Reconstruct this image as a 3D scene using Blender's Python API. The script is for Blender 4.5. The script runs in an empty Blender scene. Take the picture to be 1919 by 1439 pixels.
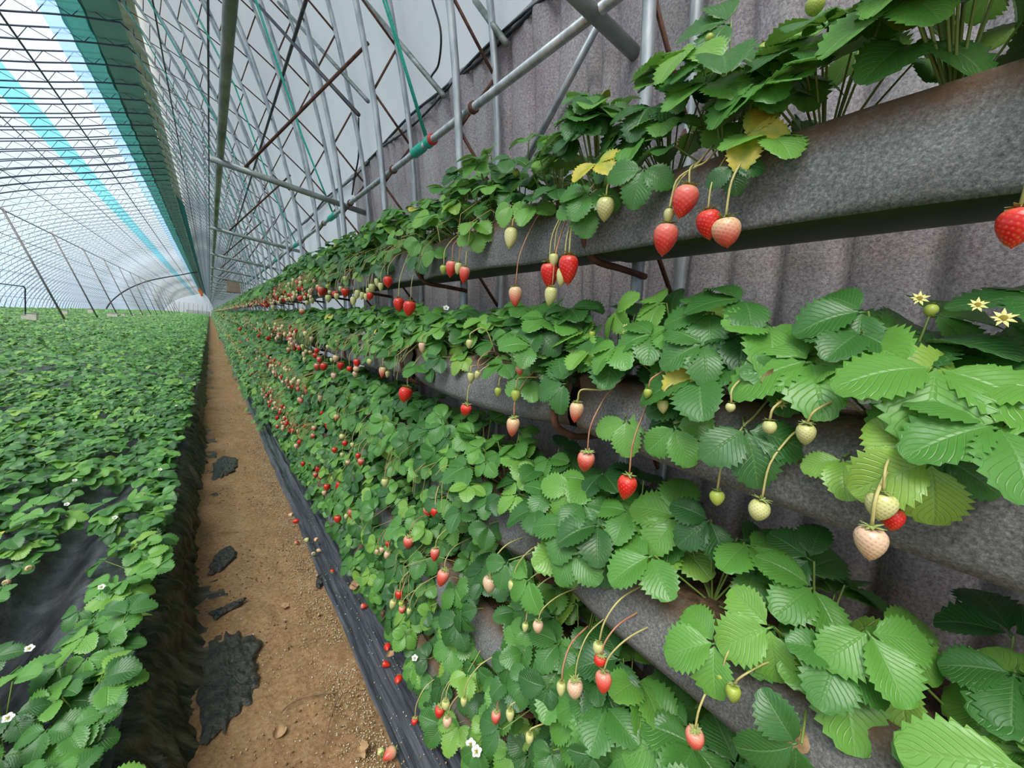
import bpy, math, random
import numpy as np
from mathutils import Matrix, Vector

# ------------------------------------------------------------------ camera
W_PX, H_PX, F_PX = 1919.0, 1439.0, 765.6
CX, CY = 959.5, 719.5
_a = np.array([393.0 - CX, 584.0 - CY]); _b = np.array([1975.0 - CX, 584.0 + 0.10 * 1582.0 - CY])
F_PX = float(np.sqrt(-(_a @ _b)))
_F = np.array([_a[0], _a[1], F_PX]); _F /= np.linalg.norm(_F)
_R = np.array([_b[0], _b[1], F_PX]); _R /= np.linalg.norm(_R)
_D = np.cross(_F, _R)
if _D[1] < 0: _D = -_D
CAM = np.stack([_R, _F, -_D])          # camera (x right, y down, z ahead) -> world (x to the wall, y along the house, z up)
def ray(px, py): return CAM @ np.array([px - CX, py - CY, F_PX])
def at(px, py, **k):                    # the point of the place seen at a pixel, on a plane X=, Y= or Z=
    r = ray(px, py); a, v = list(k.items())[0]
    return r * (v / r['XYZ'.index(a)])
def depth(p): return float((CAM.T @ np.array(p))[2])

scene = bpy.context.scene
col = scene.collection
cam_d = bpy.data.cameras.new('camera'); cam = bpy.data.objects.new('camera', cam_d); col.objects.link(cam)
cam_d.sensor_fit = 'HORIZONTAL'; cam_d.sensor_width = 36.0; cam_d.lens = F_PX / W_PX * 36.0
cam_d.clip_start = 0.02; cam_d.clip_end = 600
m = np.eye(4); m[:3, 0] = CAM[:, 0]; m[:3, 1] = -CAM[:, 1]; m[:3, 2] = -CAM[:, 2]
cam.matrix_world = Matrix(m.tolist())
scene.camera = cam

# ------------------------------------------------------------------ light
world = bpy.data.worlds.new('overcast_sky'); scene.world = world; world.use_nodes = True
wn = world.node_tree; wn.nodes.clear()
_o = wn.nodes.new('ShaderNodeOutputWorld'); _bg = wn.nodes.new('ShaderNodeBackground')
_tc = wn.nodes.new('ShaderNodeTexCoord'); _sp = wn.nodes.new('ShaderNodeSeparateXYZ'); _cr = wn.nodes.new('ShaderNodeValToRGB')
wn.links.new(_tc.outputs['Generated'], _sp.inputs[0]); wn.links.new(_sp.outputs['Z'], _cr.inputs[0]); wn.links.new(_cr.outputs[0], _bg.inputs[0])
_cr.color_ramp.elements[0].position = 0.0; _cr.color_ramp.elements[0].color = (0.55, 0.73, 0.92, 1)
_cr.color_ramp.elements[1].position = 0.42; _cr.color_ramp.elements[1].color = (0.92, 0.93, 0.96, 1)
_bg.inputs[1].default_value = 0.76
wn.links.new(_bg.outputs[0], _o.inputs[0])
sun_d = bpy.data.lights.new('sun', 'SUN'); sun_d.energy = 4.1; sun_d.angle = math.radians(42); sun_d.color = (1.0, 0.97, 0.92)
sun = bpy.data.objects.new('sun', sun_d); col.objects.link(sun)
sun.rotation_euler = Vector((0.50, 0.22, -0.84)).to_track_quat('-Z', 'Y').to_euler()
vs = scene.view_settings
vs.view_transform = 'Standard'; vs.look = 'None'; vs.gamma = 1.0; vs.use_curve_mapping = False; vs.exposure = 0.56
cy = scene.cycles
cy.max_bounces = 4; cy.diffuse_bounces = 3; cy.glossy_bounces = 2; cy.transmission_bounces = 2; cy.transparent_max_bounces = 6
cy.use_adaptive_sampling = True; cy.adaptive_threshold = 0.04
world.cycles.sampling_method = 'NONE'
cy.caustics_reflective = False; cy.caustics_refractive = False
cy.use_denoising = True

rng = random.Random(7); nr = np.random.default_rng(7)

# ------------------------------------------------------------------ materials
def new_mat(name):
    m = bpy.data.materials.new(name); m.use_nodes = True
    nt = m.node_tree; nt.nodes.clear()
    out = nt.nodes.new('ShaderNodeOutputMaterial'); p = nt.nodes.new('ShaderNodeBsdfPrincipled')
    nt.links.new(p.outputs[0], out.inputs[0])
    return m, nt, p, out
def node(nt, kind, **props):
    n = nt.nodes.new(kind)
    for k, v in props.items():
        if k.startswith('i_'): n.inputs[k[2:].replace('_', ' ')].default_value = v
        else: setattr(n, k, v)
    return n
def math_n(nt, op, a, b=None, c=None):
    n = nt.nodes.new('ShaderNodeMath'); n.operation = op
    for i, v in enumerate((a, b, c)):
        if v is None: continue
        if isinstance(v, (int, float)): n.inputs[i].default_value = v
        else: nt.links.new(v, n.inputs[i])
    return n.outputs[0]
def mix_c(nt, fac, a, b, blend='MIX'):
    n = nt.nodes.new('ShaderNodeMix'); n.data_type = 'RGBA'; n.blend_type = blend
    for i, v in ((0, fac), (6, a), (7, b)):
        if isinstance(v, (int, float)): n.inputs[i].default_value = v
        elif isinstance(v, tuple): n.inputs[i].default_value = (*v, 1) if len(v) == 3 else v
        else: nt.links.new(v, n.inputs[i])
    return n.outputs[2]
def ramp(nt, fac, stops):
    n = nt.nodes.new('ShaderNodeValToRGB'); e = n.color_ramp.elements
    while len(e) < len(stops): e.new(0.5)
    for el, (p, c) in zip(e, stops):
        el.position = p; el.color = (*c, 1) if len(c) == 3 else c
    nt.links.new(fac, n.inputs[0]); return n.outputs[0]
def noise(nt, scale, detail=4.0, rough=0.55, coord='Object', stretch=None):
    tc = nt.nodes.new('ShaderNodeTexCoord'); n = nt.nodes.new('ShaderNodeTexNoise')
    n.inputs['Scale'].default_value = scale; n.inputs['Detail'].default_value = detail; n.inputs['Roughness'].default_value = rough
    if stretch:
        mp = nt.nodes.new('ShaderNodeMapping'); mp.inputs['Scale'].default_value = stretch
        nt.links.new(tc.outputs[coord], mp.inputs[0]); nt.links.new(mp.outputs[0], n.inputs['Vector'])
    else: nt.links.new(tc.outputs[coord], n.inputs['Vector'])
    return n.outputs[0]
def bump(nt, p, height, strength=0.4, dist=0.01):
    b = nt.nodes.new('ShaderNodeBump'); b.inputs['Strength'].default_value = strength; b.inputs['Distance'].default_value = dist
    nt.links.new(height, b.inputs['Height']); nt.links.new(b.outputs[0], p.inputs['Normal'])

def mat_simple(name, c1, c2=None, scale=20, rough=0.6, metal=0.0, bumps=0.0, bscale=None, stretch=None, lo=0.35, hi=0.65, dist=0.004):
    m, nt, p, out = new_mat(name)
    p.inputs['Roughness'].default_value = rough; p.inputs['Metallic'].default_value = metal
    if c2 is None: p.inputs['Base Color'].default_value = (*c1, 1)
    else: nt.links.new(ramp(nt, noise(nt, scale, stretch=stretch), [(lo, c1), (hi, c2)]), p.inputs['Base Color'])
    if bumps: bump(nt, p, noise(nt, bscale or scale * 3, stretch=stretch), bumps, dist)
    return m

MAT = {}
MAT['galv'] = mat_simple('galvanised_steel', (0.30, 0.33, 0.34), (0.52, 0.54, 0.54), scale=9, rough=0.42, metal=0.55, bumps=0.1, stretch=(3, 3, 1))
MAT['rust'] = mat_simple('rusty_steel', (0.075, 0.030, 0.020), (0.17, 0.075, 0.045), scale=25, rough=0.75, metal=0.2, bumps=0.3)
MAT['darksteel'] = mat_simple('dark_steel', (0.045, 0.05, 0.06), (0.10, 0.085, 0.08), scale=12, rough=0.6, metal=0.4)
MAT['backlitsteel'] = mat_simple('backlit_dark_blue_steel', (0.05, 0.06, 0.09), (0.09, 0.10, 0.14), scale=6, rough=0.6, metal=0.1)  # front roof steel seen against the sky, its shade put into the colour
MAT['webgrey'] = mat_simple('dull_steel', (0.14, 0.13, 0.13), (0.26, 0.23, 0.22), scale=12, rough=0.6, metal=0.3)
MAT['mossypipe'] = mat_simple('weathered_green_pipe', (0.16, 0.19, 0.165), (0.40, 0.425, 0.40), scale=7, rough=0.5, metal=0.45, bumps=0.15, stretch=(1, .6, 3))
MAT['gutter'] = mat_simple('dark_green_gutter', (0.022, 0.034, 0.020), (0.05, 0.065, 0.04), scale=8, rough=0.45, stretch=(1, .3, 1))
MAT['rope'] = mat_simple('teal_rope', (0.0, 0.36, 0.24), (0.05, 0.52, 0.38), scale=120, rough=0.6, bumps=0.5, bscale=300)
MAT['red'] = mat_simple('red_plastic', (0.5, 0.03, 0.03), (0.6, 0.06, 0.05), scale=30, rough=0.4)
MAT['cable'] = mat_simple('black_cable', (0.012, 0.013, 0.018), (0.03, 0.03, 0.035), scale=40, rough=0.45)
MAT['beige'] = mat_simple('beige_ridge_board', (0.42, 0.42, 0.30), (0.60, 0.58, 0.44), scale=6, rough=0.7)
MAT['stem'] = mat_simple('green_stem', (0.16, 0.26, 0.05), (0.28, 0.36, 0.09), scale=40, rough=0.5)
MAT['stalk'] = mat_simple('pale_stalk', (0.42, 0.34, 0.12), (0.50, 0.47, 0.17), scale=30, rough=0.5)
MAT['stalkred'] = mat_simple('reddish_stalk', (0.42, 0.13, 0.08), (0.50, 0.30, 0.13), scale=30, rough=0.5)
MAT['sepal'] = mat_simple('green_sepal', (0.18, 0.30, 0.06), (0.42, 0.44, 0.16), scale=60, rough=0.55)
MAT['petal'] = mat_simple('white_petal', (0.80, 0.80, 0.76), (0.88, 0.88, 0.85), scale=60, rough=0.5)
MAT['pistil'] = mat_simple('yellow_pistil', (0.60, 0.42, 0.04), (0.75, 0.60, 0.10), scale=200, rough=0.6, bumps=0.8, bscale=500)
MAT['twig'] = mat_simple('dry_twig', (0.16, 0.09, 0.045), (0.28, 0.17, 0.09), scale=40, rough=0.8)
MAT['dryleaf'] = mat_simple('dry_leaf', (0.36, 0.20, 0.09), (0.52, 0.36, 0.20), scale=40, rough=0.7, bumps=0.4)
MAT['board'] = mat_simple('cardboard', (0.30, 0.22, 0.15), (0.38, 0.28, 0.2), scale=20, rough=0.8)
MAT['hive'] = mat_simple('painted_box', (0.70, 0.66, 0.52), (0.78, 0.75, 0.62), scale=10, rough=0.7)
MAT['hivetop'] = mat_simple('grey_lid', (0.25, 0.24, 0.21), (0.4, 0.38, 0.34), scale=10, rough=0.7)
MAT['orange'] = mat_simple('orange_cloth', (0.75, 0.14, 0.03), (0.85, 0.2, 0.05), scale=10, rough=0.8)

def mat_felt(name, c1, c2, c3, stain=None, fib=140, patch=(0.80, 0.74, 0.78)):
    m, nt, p, out = new_mat(name)
    p.inputs['Roughness'].default_value = 0.95; p.inputs['Specular IOR Level'].default_value = 0.1
    f = noise(nt, fib, 6, 0.75); big = noise(nt, 5, 4, 0.6)
    c = ramp(nt, f, [(0.32, c1), (0.52, c2), (0.72, c3)])
    c = mix_c(nt, ramp(nt, big, [(0.35, (0, 0, 0)), (0.68, (1, 1, 1))]), c, mix_c(nt, 1.0, c, patch, 'MULTIPLY'))
    if stain:
        at_ = node(nt, 'ShaderNodeAttribute', attribute_name='stain')
        s = math_n(nt, 'MULTIPLY', at_.outputs['Fac'], math_n(nt, 'ADD', noise(nt, 30, 4), 0.25))
        c = mix_c(nt, math_n(nt, 'MINIMUM', math_n(nt, 'MULTIPLY', s, 1.25), 0.9), c, stain)
    nt.links.new(c, p.inputs['Base Color'])
    bump(nt, p, f, 0.7, 0.006)
    return m
MAT['felt'] = mat_felt('grey_felt', (0.10, 0.105, 0.105), (0.25, 0.25, 0.245), (0.48, 0.475, 0.455), stain=(0.15, 0.085, 0.04), fib=230, patch=(0.84, 0.84, 0.83))
MAT['wallfelt'] = mat_felt('mauve_grey_felt_blanket', (0.23, 0.205, 0.208), (0.49, 0.45, 0.452), (0.73, 0.69, 0.68), fib=150)

def mat_film(name, colr, transp, tint=(1, 1, 1), rough=0.35, translucent=0.5, bscale=0, bstr=0.0):
    """thin sheet: part see-through, part scattering on both sides"""
    m, nt, p, out = new_mat(name)
    nt.nodes.remove(p)
    d = nt.nodes.new('ShaderNodeBsdfDiffuse'); t = nt.nodes.new('ShaderNodeBsdfTranslucent'); tr = nt.nodes.new('ShaderNodeBsdfTransparent')
    c = ramp(nt, noise(nt, 1.3, 5, stretch=(1, .5, 1)), [(0.3, tuple(v * 0.9 for v in colr)), (0.7, colr)])
    nt.links.new(c, d.inputs[0]); nt.links.new(c, t.inputs[0]); tr.inputs[0].default_value = (*tint, 1)
    mx = nt.nodes.new('ShaderNodeMixShader'); mx.inputs[0].default_value = translucent
    nt.links.new(d.outputs[0], mx.inputs[1]); nt.links.new(t.outputs[0], mx.inputs[2])
    res = mx.outputs[0]
    if bstr:
        b = nt.nodes.new('ShaderNodeBump'); b.inputs['Strength'].default_value = bstr; b.inputs['Distance'].default_value = 0.03
        nt.links.new(noise(nt, bscale, 5), b.inputs['Height']); nt.links.new(b.outputs[0], d.inputs['Normal']); nt.links.new(b.outputs[0], t.inputs['Normal'])
    if transp > 0:
        m2 = nt.nodes.new('ShaderNodeMixShader'); m2.inputs[0].default_value = transp
        nt.links.new(res, m2.inputs[1]); nt.links.new(tr.outputs[0], m2.inputs[2]); res = m2.outputs[0]
    nt.links.new(res, out.inputs[0])
    return m
MAT['roof'] = mat_film('clear_roof_film', (0.72, 0.84, 0.95), 0.72, (0.97, 0.99, 1.0), translucent=0.6)
MAT['wallfilm'] = mat_film('white_insulating_film', (0.76, 0.765, 0.75), 0.0, translucent=0.42, bscale=4, bstr=0.25)
MAT['teal'] = mat_film('teal_tarpaulin', (0.05, 0.19, 0.165), 0.06, (0.2, 0.8, 0.72), translucent=0.5, bscale=5, bstr=0.9)
MAT['darkteal'] = mat_film('dark_grey_green_tarpaulin', (0.07, 0.15, 0.12), 0.0, translucent=0.25, bscale=5, bstr=0.9)
MAT['paleblue'] = mat_film('pale_blue_film', (0.30, 0.55, 0.80), 0.45, (0.75, 0.9, 1.0), translucent=0.7)
MAT['cyan'] = mat_film('cyan_film', (0.26, 0.62, 0.74), 0.60, (0.3, 0.85, 0.95), translucent=0.75)

# black mulch film
def mat_mulch(name, base, dust_glint, fac=0.5, rough=0.3, stretch=(1, 1, 1), scale=14, bstr=0.6):
    m, nt, p, out = new_mat(name)
    n1 = noise(nt, scale, 6, 0.65, stretch=stretch)
    nt.links.new(ramp(nt, n1, [(fac - 0.1, base), (fac + 0.22, dust_glint)]), p.inputs['Base Color'])
    p.inputs['Roughness'].default_value = rough
    bump(nt, p, noise(nt, scale * 3, 6, 0.6, stretch=stretch), bstr, 0.01)
    return m
MAT['scrapfilm'] = mat_mulch('torn_black_film', (0.020, 0.023, 0.020), (0.075, 0.07, 0.05), 0.52, 0.36, (1, 1.5, 1), 20, 0.8)
MAT['mulch'] = mat_mulch('black_mulch_film', (0.022, 0.026, 0.020), (0.16, 0.15, 0.095), 0.50, 0.27, (0.5, 3.0, 0.5), 12, 1.0)  # olive tone is dust plus highlights of the folds put into the colour
MAT['mulchr'] = mat_mulch('black_mulch_strip', (0.030, 0.034, 0.042), (0.12, 0.13, 0.15), 0.50, 0.28, (7, .35, 7), 9, 0.5)
MAT['mulchtop'] = mat_mulch('black_bed_film', (0.028, 0.030, 0.034), (0.09, 0.09, 0.10), 0.52, 0.22, (1.5, 1, 1), 10, 0.6)

def mat_soil():
    m, nt, p, out = new_mat('brown_soil')
    a = noise(nt, 4, 6, 0.6); b = noise(nt, 60, 6, 0.75)
    c = ramp(nt, a, [(0.3, (0.23, 0.125, 0.058)), (0.55, (0.33, 0.195, 0.095)), (0.75, (0.42, 0.27, 0.145))])
    c = mix_c(nt, 0.55, c, ramp(nt, b, [(0.3, (0.11, 0.06, 0.03)), (0.5, (0.33, 0.20, 0.10)), (0.72, (0.56, 0.41, 0.25))]))
    nt.links.new(c, p.inputs['Base Color']); p.inputs['Roughness'].default_value = 0.95; p.inputs['Specular IOR Level'].default_value = 0.15
    bump(nt, p, b, 0.7, 0.012)
    return m
MAT['soil'] = mat_soil()
MAT['substrate'] = mat_simple('dark_substrate', (0.05, 0.028, 0.014), (0.16, 0.09, 0.045), scale=60, rough=0.95, bumps=0.9, bscale=90, dist=0.01)

def mat_leaf():
    m, nt, p, out = new_mat('strawberry_leaf')
    uv = nt.nodes.new('ShaderNodeUVMap'); sp = nt.nodes.new('ShaderNodeSeparateXYZ'); nt.links.new(uv.outputs[0], sp.inputs[0])
    s = math_n(nt, 'ABSOLUTE', math_n(nt, 'SUBTRACT', sp.outputs[0], 0.5)); s = math_n(nt, 'MULTIPLY', s, 2.0)
    ph = math_n(nt, 'FRACT', math_n(nt, 'MULTIPLY', math_n(nt, 'SUBTRACT', sp.outputs[1], math_n(nt, 'MULTIPLY', s, 0.42)), 10.0))
    dv = math_n(nt, 'ABSOLUTE', math_n(nt, 'SUBTRACT', ph, 0.5))            # 0 between veins .. 0.5 on a vein
    vein = math_n(nt, 'SMOOTH_MAX', math_n(nt, 'MULTIPLY', math_n(nt, 'SUBTRACT', dv, 0.38), 8.0), 0.0, 0.05)
    mid = math_n(nt, 'SMOOTH_MAX', math_n(nt, 'MULTIPLY', math_n(nt, 'SUBTRACT', 0.07, s), 14.0), 0.0, 0.05)
    lines = math_n(nt, 'MINIMUM', math_n(nt, 'ADD', vein, mid), 1.0)
    oi = nt.nodes.new('ShaderNodeObjectInfo'); at_ = node(nt, 'ShaderNodeAttribute', attribute_name='rnd')
    r = math_n(nt, 'FRACT', math_n(nt, 'ADD', oi.outputs['Random'], at_.outputs['Fac']))
    base = ramp(nt, r, [(0.0, (0.026, 0.105, 0.022)), (0.4, (0.055, 0.185, 0.033)), (0.75, (0.112, 0.305, 0.048)), (0.95, (0.19, 0.40, 0.065)), (1.0, (0.26, 0.42, 0.06))])
    mott = noise(nt, 45, 3)
    base = mix_c(nt, math_n(nt, 'MULTIPLY', mott, 0.35), base, mix_c(nt, 1.0, base, (0.6, 0.72, 0.6), 'MULTIPLY'))
    cc = mix_c(nt, math_n(nt, 'MULTIPLY', lines, 0.22), base, (0.28, 0.46, 0.17))
    geo = nt.nodes.new('ShaderNodeNewGeometry')
    cc = mix_c(nt, math_n(nt, 'MULTIPLY', geo.outputs['Backfacing'], 0.45), cc, (0.26, 0.42, 0.20))
    nt.links.new(cc, p.inputs['Base Color'])
    p.inputs['Roughness'].default_value = 0.36; p.inputs['Specular IOR Level'].default_value = 0.5
    h = math_n(nt, 'ADD', math_n(nt, 'MULTIPLY', lines, -1.0), math_n(nt, 'MULTIPLY', mott, 0.5))
    bump(nt, p, h, 0.42, 0.0028)
    t = nt.nodes.new('ShaderNodeBsdfTranslucent'); nt.links.new(mix_c(nt, 1.0, cc, (1.5, 1.7, 0.6), 'MULTIPLY'), t.inputs[0])
    mx = nt.nodes.new('ShaderNodeMixShader'); mx.inputs[0].default_value = 0.16
    nt.links.new(p.outputs[0], mx.inputs[1]); nt.links.new(t.outputs[0], mx.inputs[2]); nt.links.new(mx.outputs[0], out.inputs[0])
    return m
MAT['leaf'] = mat_leaf()
MAT['yellowleaf'] = mat_simple('yellowing_leaf', (0.22, 0.30, 0.04), (0.55, 0.44, 0.05), scale=25, rough=0.5, bumps=0.3)

def mat_berry(name, stops, seedc, rough=0.28):
    m, nt, p, out = new_mat(name)
    h = node(nt, 'ShaderNodeAttribute', attribute_name='h'); s = node(nt, 'ShaderNodeAttribute', attribute_name='seed')
    hh = math_n(nt, 'ADD', h.outputs['Fac'], math_n(nt, 'MULTIPLY', math_n(nt, 'SUBTRACT', noise(nt, 30, 3), 0.5), 0.35))
    c = ramp(nt, hh, stops)
    c = mix_c(nt, math_n(nt, 'MULTIPLY', s.outputs['Fac'], 0.85), c, seedc)
    nt.links.new(c, p.inputs['Base Color']); p.inputs['Roughness'].default_value = rough
    p.inputs['Subsurface Weight'].default_value = 0.0
    return m
R1, R2 = (0.62, 0.012, 0.012), (0.72, 0.035, 0.025)
MAT['b_red'] = mat_berry('ripe_strawberry', [(0, R1), (0.75, R1), (0.98, (0.74, 0.10, 0.06))], (0.72, 0.25, 0.06))
MAT['b_pink'] = mat_berry('pink_strawberry', [(0, R1), (0.4, (0.66, 0.035, 0.03)), (0.75, (0.72, 0.14, 0.10)), (1, (0.78, 0.36, 0.26))], (0.55, 0.20, 0.08))
MAT['b_blush'] = mat_berry('blushing_strawberry', [(0, (0.64, 0.03, 0.025)), (0.3, (0.70, 0.12, 0.085)), (0.65, (0.74, 0.40, 0.24)), (1, (0.74, 0.56, 0.30))], (0.34, 0.10, 0.03))
MAT['b_pale'] = mat_berry('pale_strawberry', [(0, (0.70, 0.34, 0.22)), (0.4, (0.72, 0.50, 0.30)), (1, (0.70, 0.46, 0.32))], (0.34, 0.13, 0.06))
MAT['b_white'] = mat_berry('unripe_strawberry', [(0, (0.56, 0.53, 0.19)), (0.5, (0.62, 0.60, 0.27)), (1, (0.54, 0.54, 0.19))], (0.20, 0.22, 0.04))
MAT['b_green'] = mat_berry('green_strawberry', [(0, (0.40, 0.46, 0.08)), (1, (0.36, 0.44, 0.07))], (0.20, 0.28, 0.03), 0.4)
def mat_attr(name, rough):
    m, nt, p, out = new_mat(name)
    a = node(nt, 'ShaderNodeAttribute', attribute_name='col'); nt.links.new(a.outputs['Color'], p.inputs['Base Color']); p.inputs['Roughness'].default_value = rough
    return m
MAT['bits'] = mat_attr('mixed_colour_bits', 0.55)

# ------------------------------------------------------------------ mesh helpers
def mesh(name, v, f, mat=None, smooth=True):
    me = bpy.data.meshes.new(name)
    v = np.asarray(v, float)
    me.from_pydata(v.tolist(), [], [tuple(int(i) for i in q) for q in f]) if not isinstance(f, np.ndarray) else _fast(me, v, f)
    if mat: me.materials.append(MAT[mat] if isinstance(mat, str) else mat)
    if smooth: me.polygons.foreach_set('use_smooth', [True] * len(me.polygons))
    me.update(); return me
def _fast(me, v, f):
    n, k = f.shape
    me.vertices.add(len(v)); me.vertices.foreach_set('co', v.astype(np.float32).ravel())
    me.loops.add(n * k); me.loops.foreach_set('vertex_index', f.astype(np.int32).ravel())
    me.polygons.add(n); me.polygons.foreach_set('loop_start', np.arange(0, n * k, k, dtype=np.int32))
    me.update(calc_edges=True)
def obj(name, data, parent=None, loc=None, mat4=None, **props):
    o = bpy.data.objects.new(name, data); col.objects.link(o)
    if parent is not None: o.parent = parent
    if mat4 is not None: o.matrix_basis = mat4
    elif loc is not None: o.location = loc
    for k, v in props.items(): o[k] = v
    return o
def fattr(me, name, arr):
    a = me.attributes.new(name, 'FLOAT', 'POINT'); a.data.foreach_set('value', np.asarray(arr, np.float32))
def cattr(me, name, arr):
    a = me.attributes.new(name, 'FLOAT_COLOR', 'POINT'); arr = np.asarray(arr, np.float32)
    a.data.foreach_set('color', np.concatenate([arr, np.ones((len(arr), 1), np.float32)], 1).ravel())
def tube(pts, r, sides=8, cap=True):
    pts = np.asarray(pts, float); n = len(pts)
    rr = np.full(n, r) if np.isscalar(r) else np.asarray(r, float)
    t = np.gradient(pts, axis=0); t /= np.linalg.norm(t, axis=1)[:, None] + 1e-12
    ref = np.array([0, 0, 1.0]) if abs(t[0][2]) < 0.9 else np.array([1.0, 0, 0])
    u = np.cross(t[0], ref); u /= np.linalg.norm(u)
    V = []; F = []
    for i in range(n):
        u = u - t[i] * (u @ t[i]); u /= np.linalg.norm(u) + 1e-12; w = np.cross(t[i], u)
        for k in range(sides):
            a = 2 * math.pi * k / sides; V.append(pts[i] + rr[i] * (math.cos(a) * u + math.sin(a) * w))
    for i in range(n - 1):
        for k in range(sides):
            k2 = (k + 1) % sides; F.append((i * sides + k, i * sides + k2, (i + 1) * sides + k2, (i + 1) * sides + k))
    if cap: F.append(tuple(range(sides - 1, -1, -1))); F.append(tuple((n - 1) * sides + k for k in range(sides)))
    return V, F
def join(parts):
    V = []; F = []
    for v, f in parts:
        o = len(V); V.extend(list(v)); F.extend([tuple(i + o for i in q) for q in f])
    return V, F
def box(c, s):
    c = np.array(c); s = np.array(s) / 2
    V = [c + s * np.array(k) for k in [(-1, -1, -1), (1, -1, -1), (1, 1, -1), (-1, 1, -1), (-1, -1, 1), (1, -1, 1), (1, 1, 1), (-1, 1, 1)]]
    return V, [(0, 3, 2, 1), (4, 5, 6, 7), (0, 1, 5, 4), (1, 2, 6, 5), (2, 3, 7, 6), (3, 0, 4, 7)]
def grid_faces(nu, nv):
    i, j = np.meshgrid(np.arange(nu - 1), np.arange(nv - 1), indexing='ij'); a = (i * nv + j).ravel()
    return np.stack([a, a + nv, a + nv + 1, a + 1], 1)
def catmull(P, n):
    P = np.asarray(P, float); P = np.vstack([2 * P[0] - P[1], P, 2 * P[-1] - P[-2]]); out = []
    for i in range(1, len(P) - 2):
        for t in np.linspace(0, 1, n, endpoint=False):
            a, b, c, d = P[i - 1], P[i], P[i + 1], P[i + 2]
            out.append(0.5 * (2 * b + (c - a) * t + (2 * a - 5 * b + 4 * c - d) * t * t + (3 * b - a - 3 * c + d) * t ** 3))
    out.append(P[-2]); return np.array(out)
def resample(P, n):
    s = np.r_[0, np.cumsum(np.linalg.norm(np.diff(P, axis=0), axis=1))]
    q = np.linspace(0, s[-1], n); return np.stack([np.interp(q, s, P[:, k]) for k in range(P.shape[1])], 1)
def vnoise(x, y, seed=0):
    """smooth value noise on arrays"""
    x = np.asarray(x, float); y = np.asarray(y, float)
    xi = np.floor(x).astype(np.int64); yi = np.floor(y).astype(np.int64); fx = x - xi; fy = y - yi
    fx = fx * fx * (3 - 2 * fx); fy = fy * fy * (3 - 2 * fy)
    def h(a, b):
        k = (a * 374761393 + b * 668265263 + seed * 974711) & 0x7fffffff
        k = ((k ^ (k >> 13)) * 1274126177) & 0x7fffffff
        return ((k ^ (k >> 16)) & 0xffff) / 65535.0
    return (h(xi, yi) * (1 - fx) + h(xi + 1, yi) * fx) * (1 - fy) + (h(xi, yi + 1) * (1 - fx) + h(xi + 1, yi + 1) * fx) * fy
ORD = ['first', 'second', 'third', 'fourth', 'fifth', 'sixth', 'seventh', 'eighth', 'ninth', 'tenth', 'eleventh', 'twelfth', 'thirteenth', 'fourteenth', 'fifteenth', 'sixteenth', 'seventeenth', 'eighteenth', 'nineteenth']
TENS = {2: 'twent', 3: 'thirt', 4: 'fort', 5: 'fift', 6: 'sixt', 7: 'sevent', 8: 'eight', 9: 'ninet'}
def ordinal(n):
    """1 -> first"""
    if n <= 19: return ORD[n - 1]
    if n >= 100: return 'hundred' + ('th' if n == 100 else '-' + ordinal(n - 100)) if n < 200 else 'two-hundred' + ('th' if n == 200 else '-' + ordinal(n - 200))
    t, u = divmod(n, 10)
    return TENS[t] + ('ieth' if u == 0 else 'y-' + ORD[u - 1])

GZ = -1.30                                # path level, the camera is at 0
Y_END = 150.0
SP = 0.866; Y0 = 0.654                    # truss spacing and nearest truss

# ------------------------------------------------------------------ arch profile (x, z)
INNER_BACK = [(0.93, -1.32), (0.905, -0.75), (0.886, -0.29), (0.85, 0.19), (0.79, 0.63), (0.737, 0.97), (0.686, 1.22), (0.567, 1.64), (0.431, 2.055), (0.20, 2.62), (-0.12, 3.25), (-0.52, 3.95), (-0.95, 4.58), (-1.36, 5.08)]
INNER_FRONT = [(-1.36, 5.08), (-2.1, 4.83), (-2.83, 4.52), (-3.7, 4.18), (-5.0, 3.68), (-6.3, 3.05), (-7.5, 2.25), (-8.5, 1.35), (-9.3, 0.35), (-9.75, -0.5), (-9.92, -1.32)]
IB = resample(catmull(INNER_BACK, 10), 90); IFR = resample(catmull(INNER_FRONT, 10), 120)
def offset(P, d, left=True):
    t = np.gradient(P, axis=0); t /= np.linalg.norm(t, axis=1)[:, None]
    return P + d * np.stack([t[:, 1], -t[:, 0]], 1)
OB = offset(IB, 0.185); OFR = offset(IFR, 0.20)
RIDGE_OUT = np.array([(-1.36, 5.30)])
OB = OB[:-1]; OFR = OFR[1:]
def prof_x(P, z): 
    o = np.argsort(P[:, 1]); return float(np.interp(z, P[o, 1], P[o, 0]))

# ------------------------------------------------------------------ the setting
def structure(name, me, parent=None, **k):
    o = obj(name, me, parent)
    if parent is None: o['kind'] = 'structure'
    for a, b in k.items(): o[a] = b
    return o

# soil path (a real bumpy surface near, coarser beyond)
def soil():
    ys = np.r_[np.linspace(-0.6, 6, 330), np.linspace(6.05, 20, 120), np.linspace(20.5, Y_END, 60)]
    xs = np.linspace(-0.05, 0.62, 44)
    X, Y = np.meshgrid(xs, ys, indexing='ij')
    Z = GZ + 0.018 * vnoise(X * 5, Y * 4, 1) + 0.014 * vnoise(X * 18, Y * 16, 2) + 0.007 * vnoise(X * 60, Y * 55, 3) - 0.02
    return mesh('floor', np.stack([X, Y, Z], 2).reshape(-1, 3), grid_faces(len(xs), len(ys)), 'soil')
structure('floor', soil(), label='bare brown soil path running between the plant rows')
ob = structure('floor_base', mesh('floor_base', *box((-4.4, Y_END / 2 - 1, GZ - 0.10), (11.8, Y_END + 4, 0.06)), 'soil', False))

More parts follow.
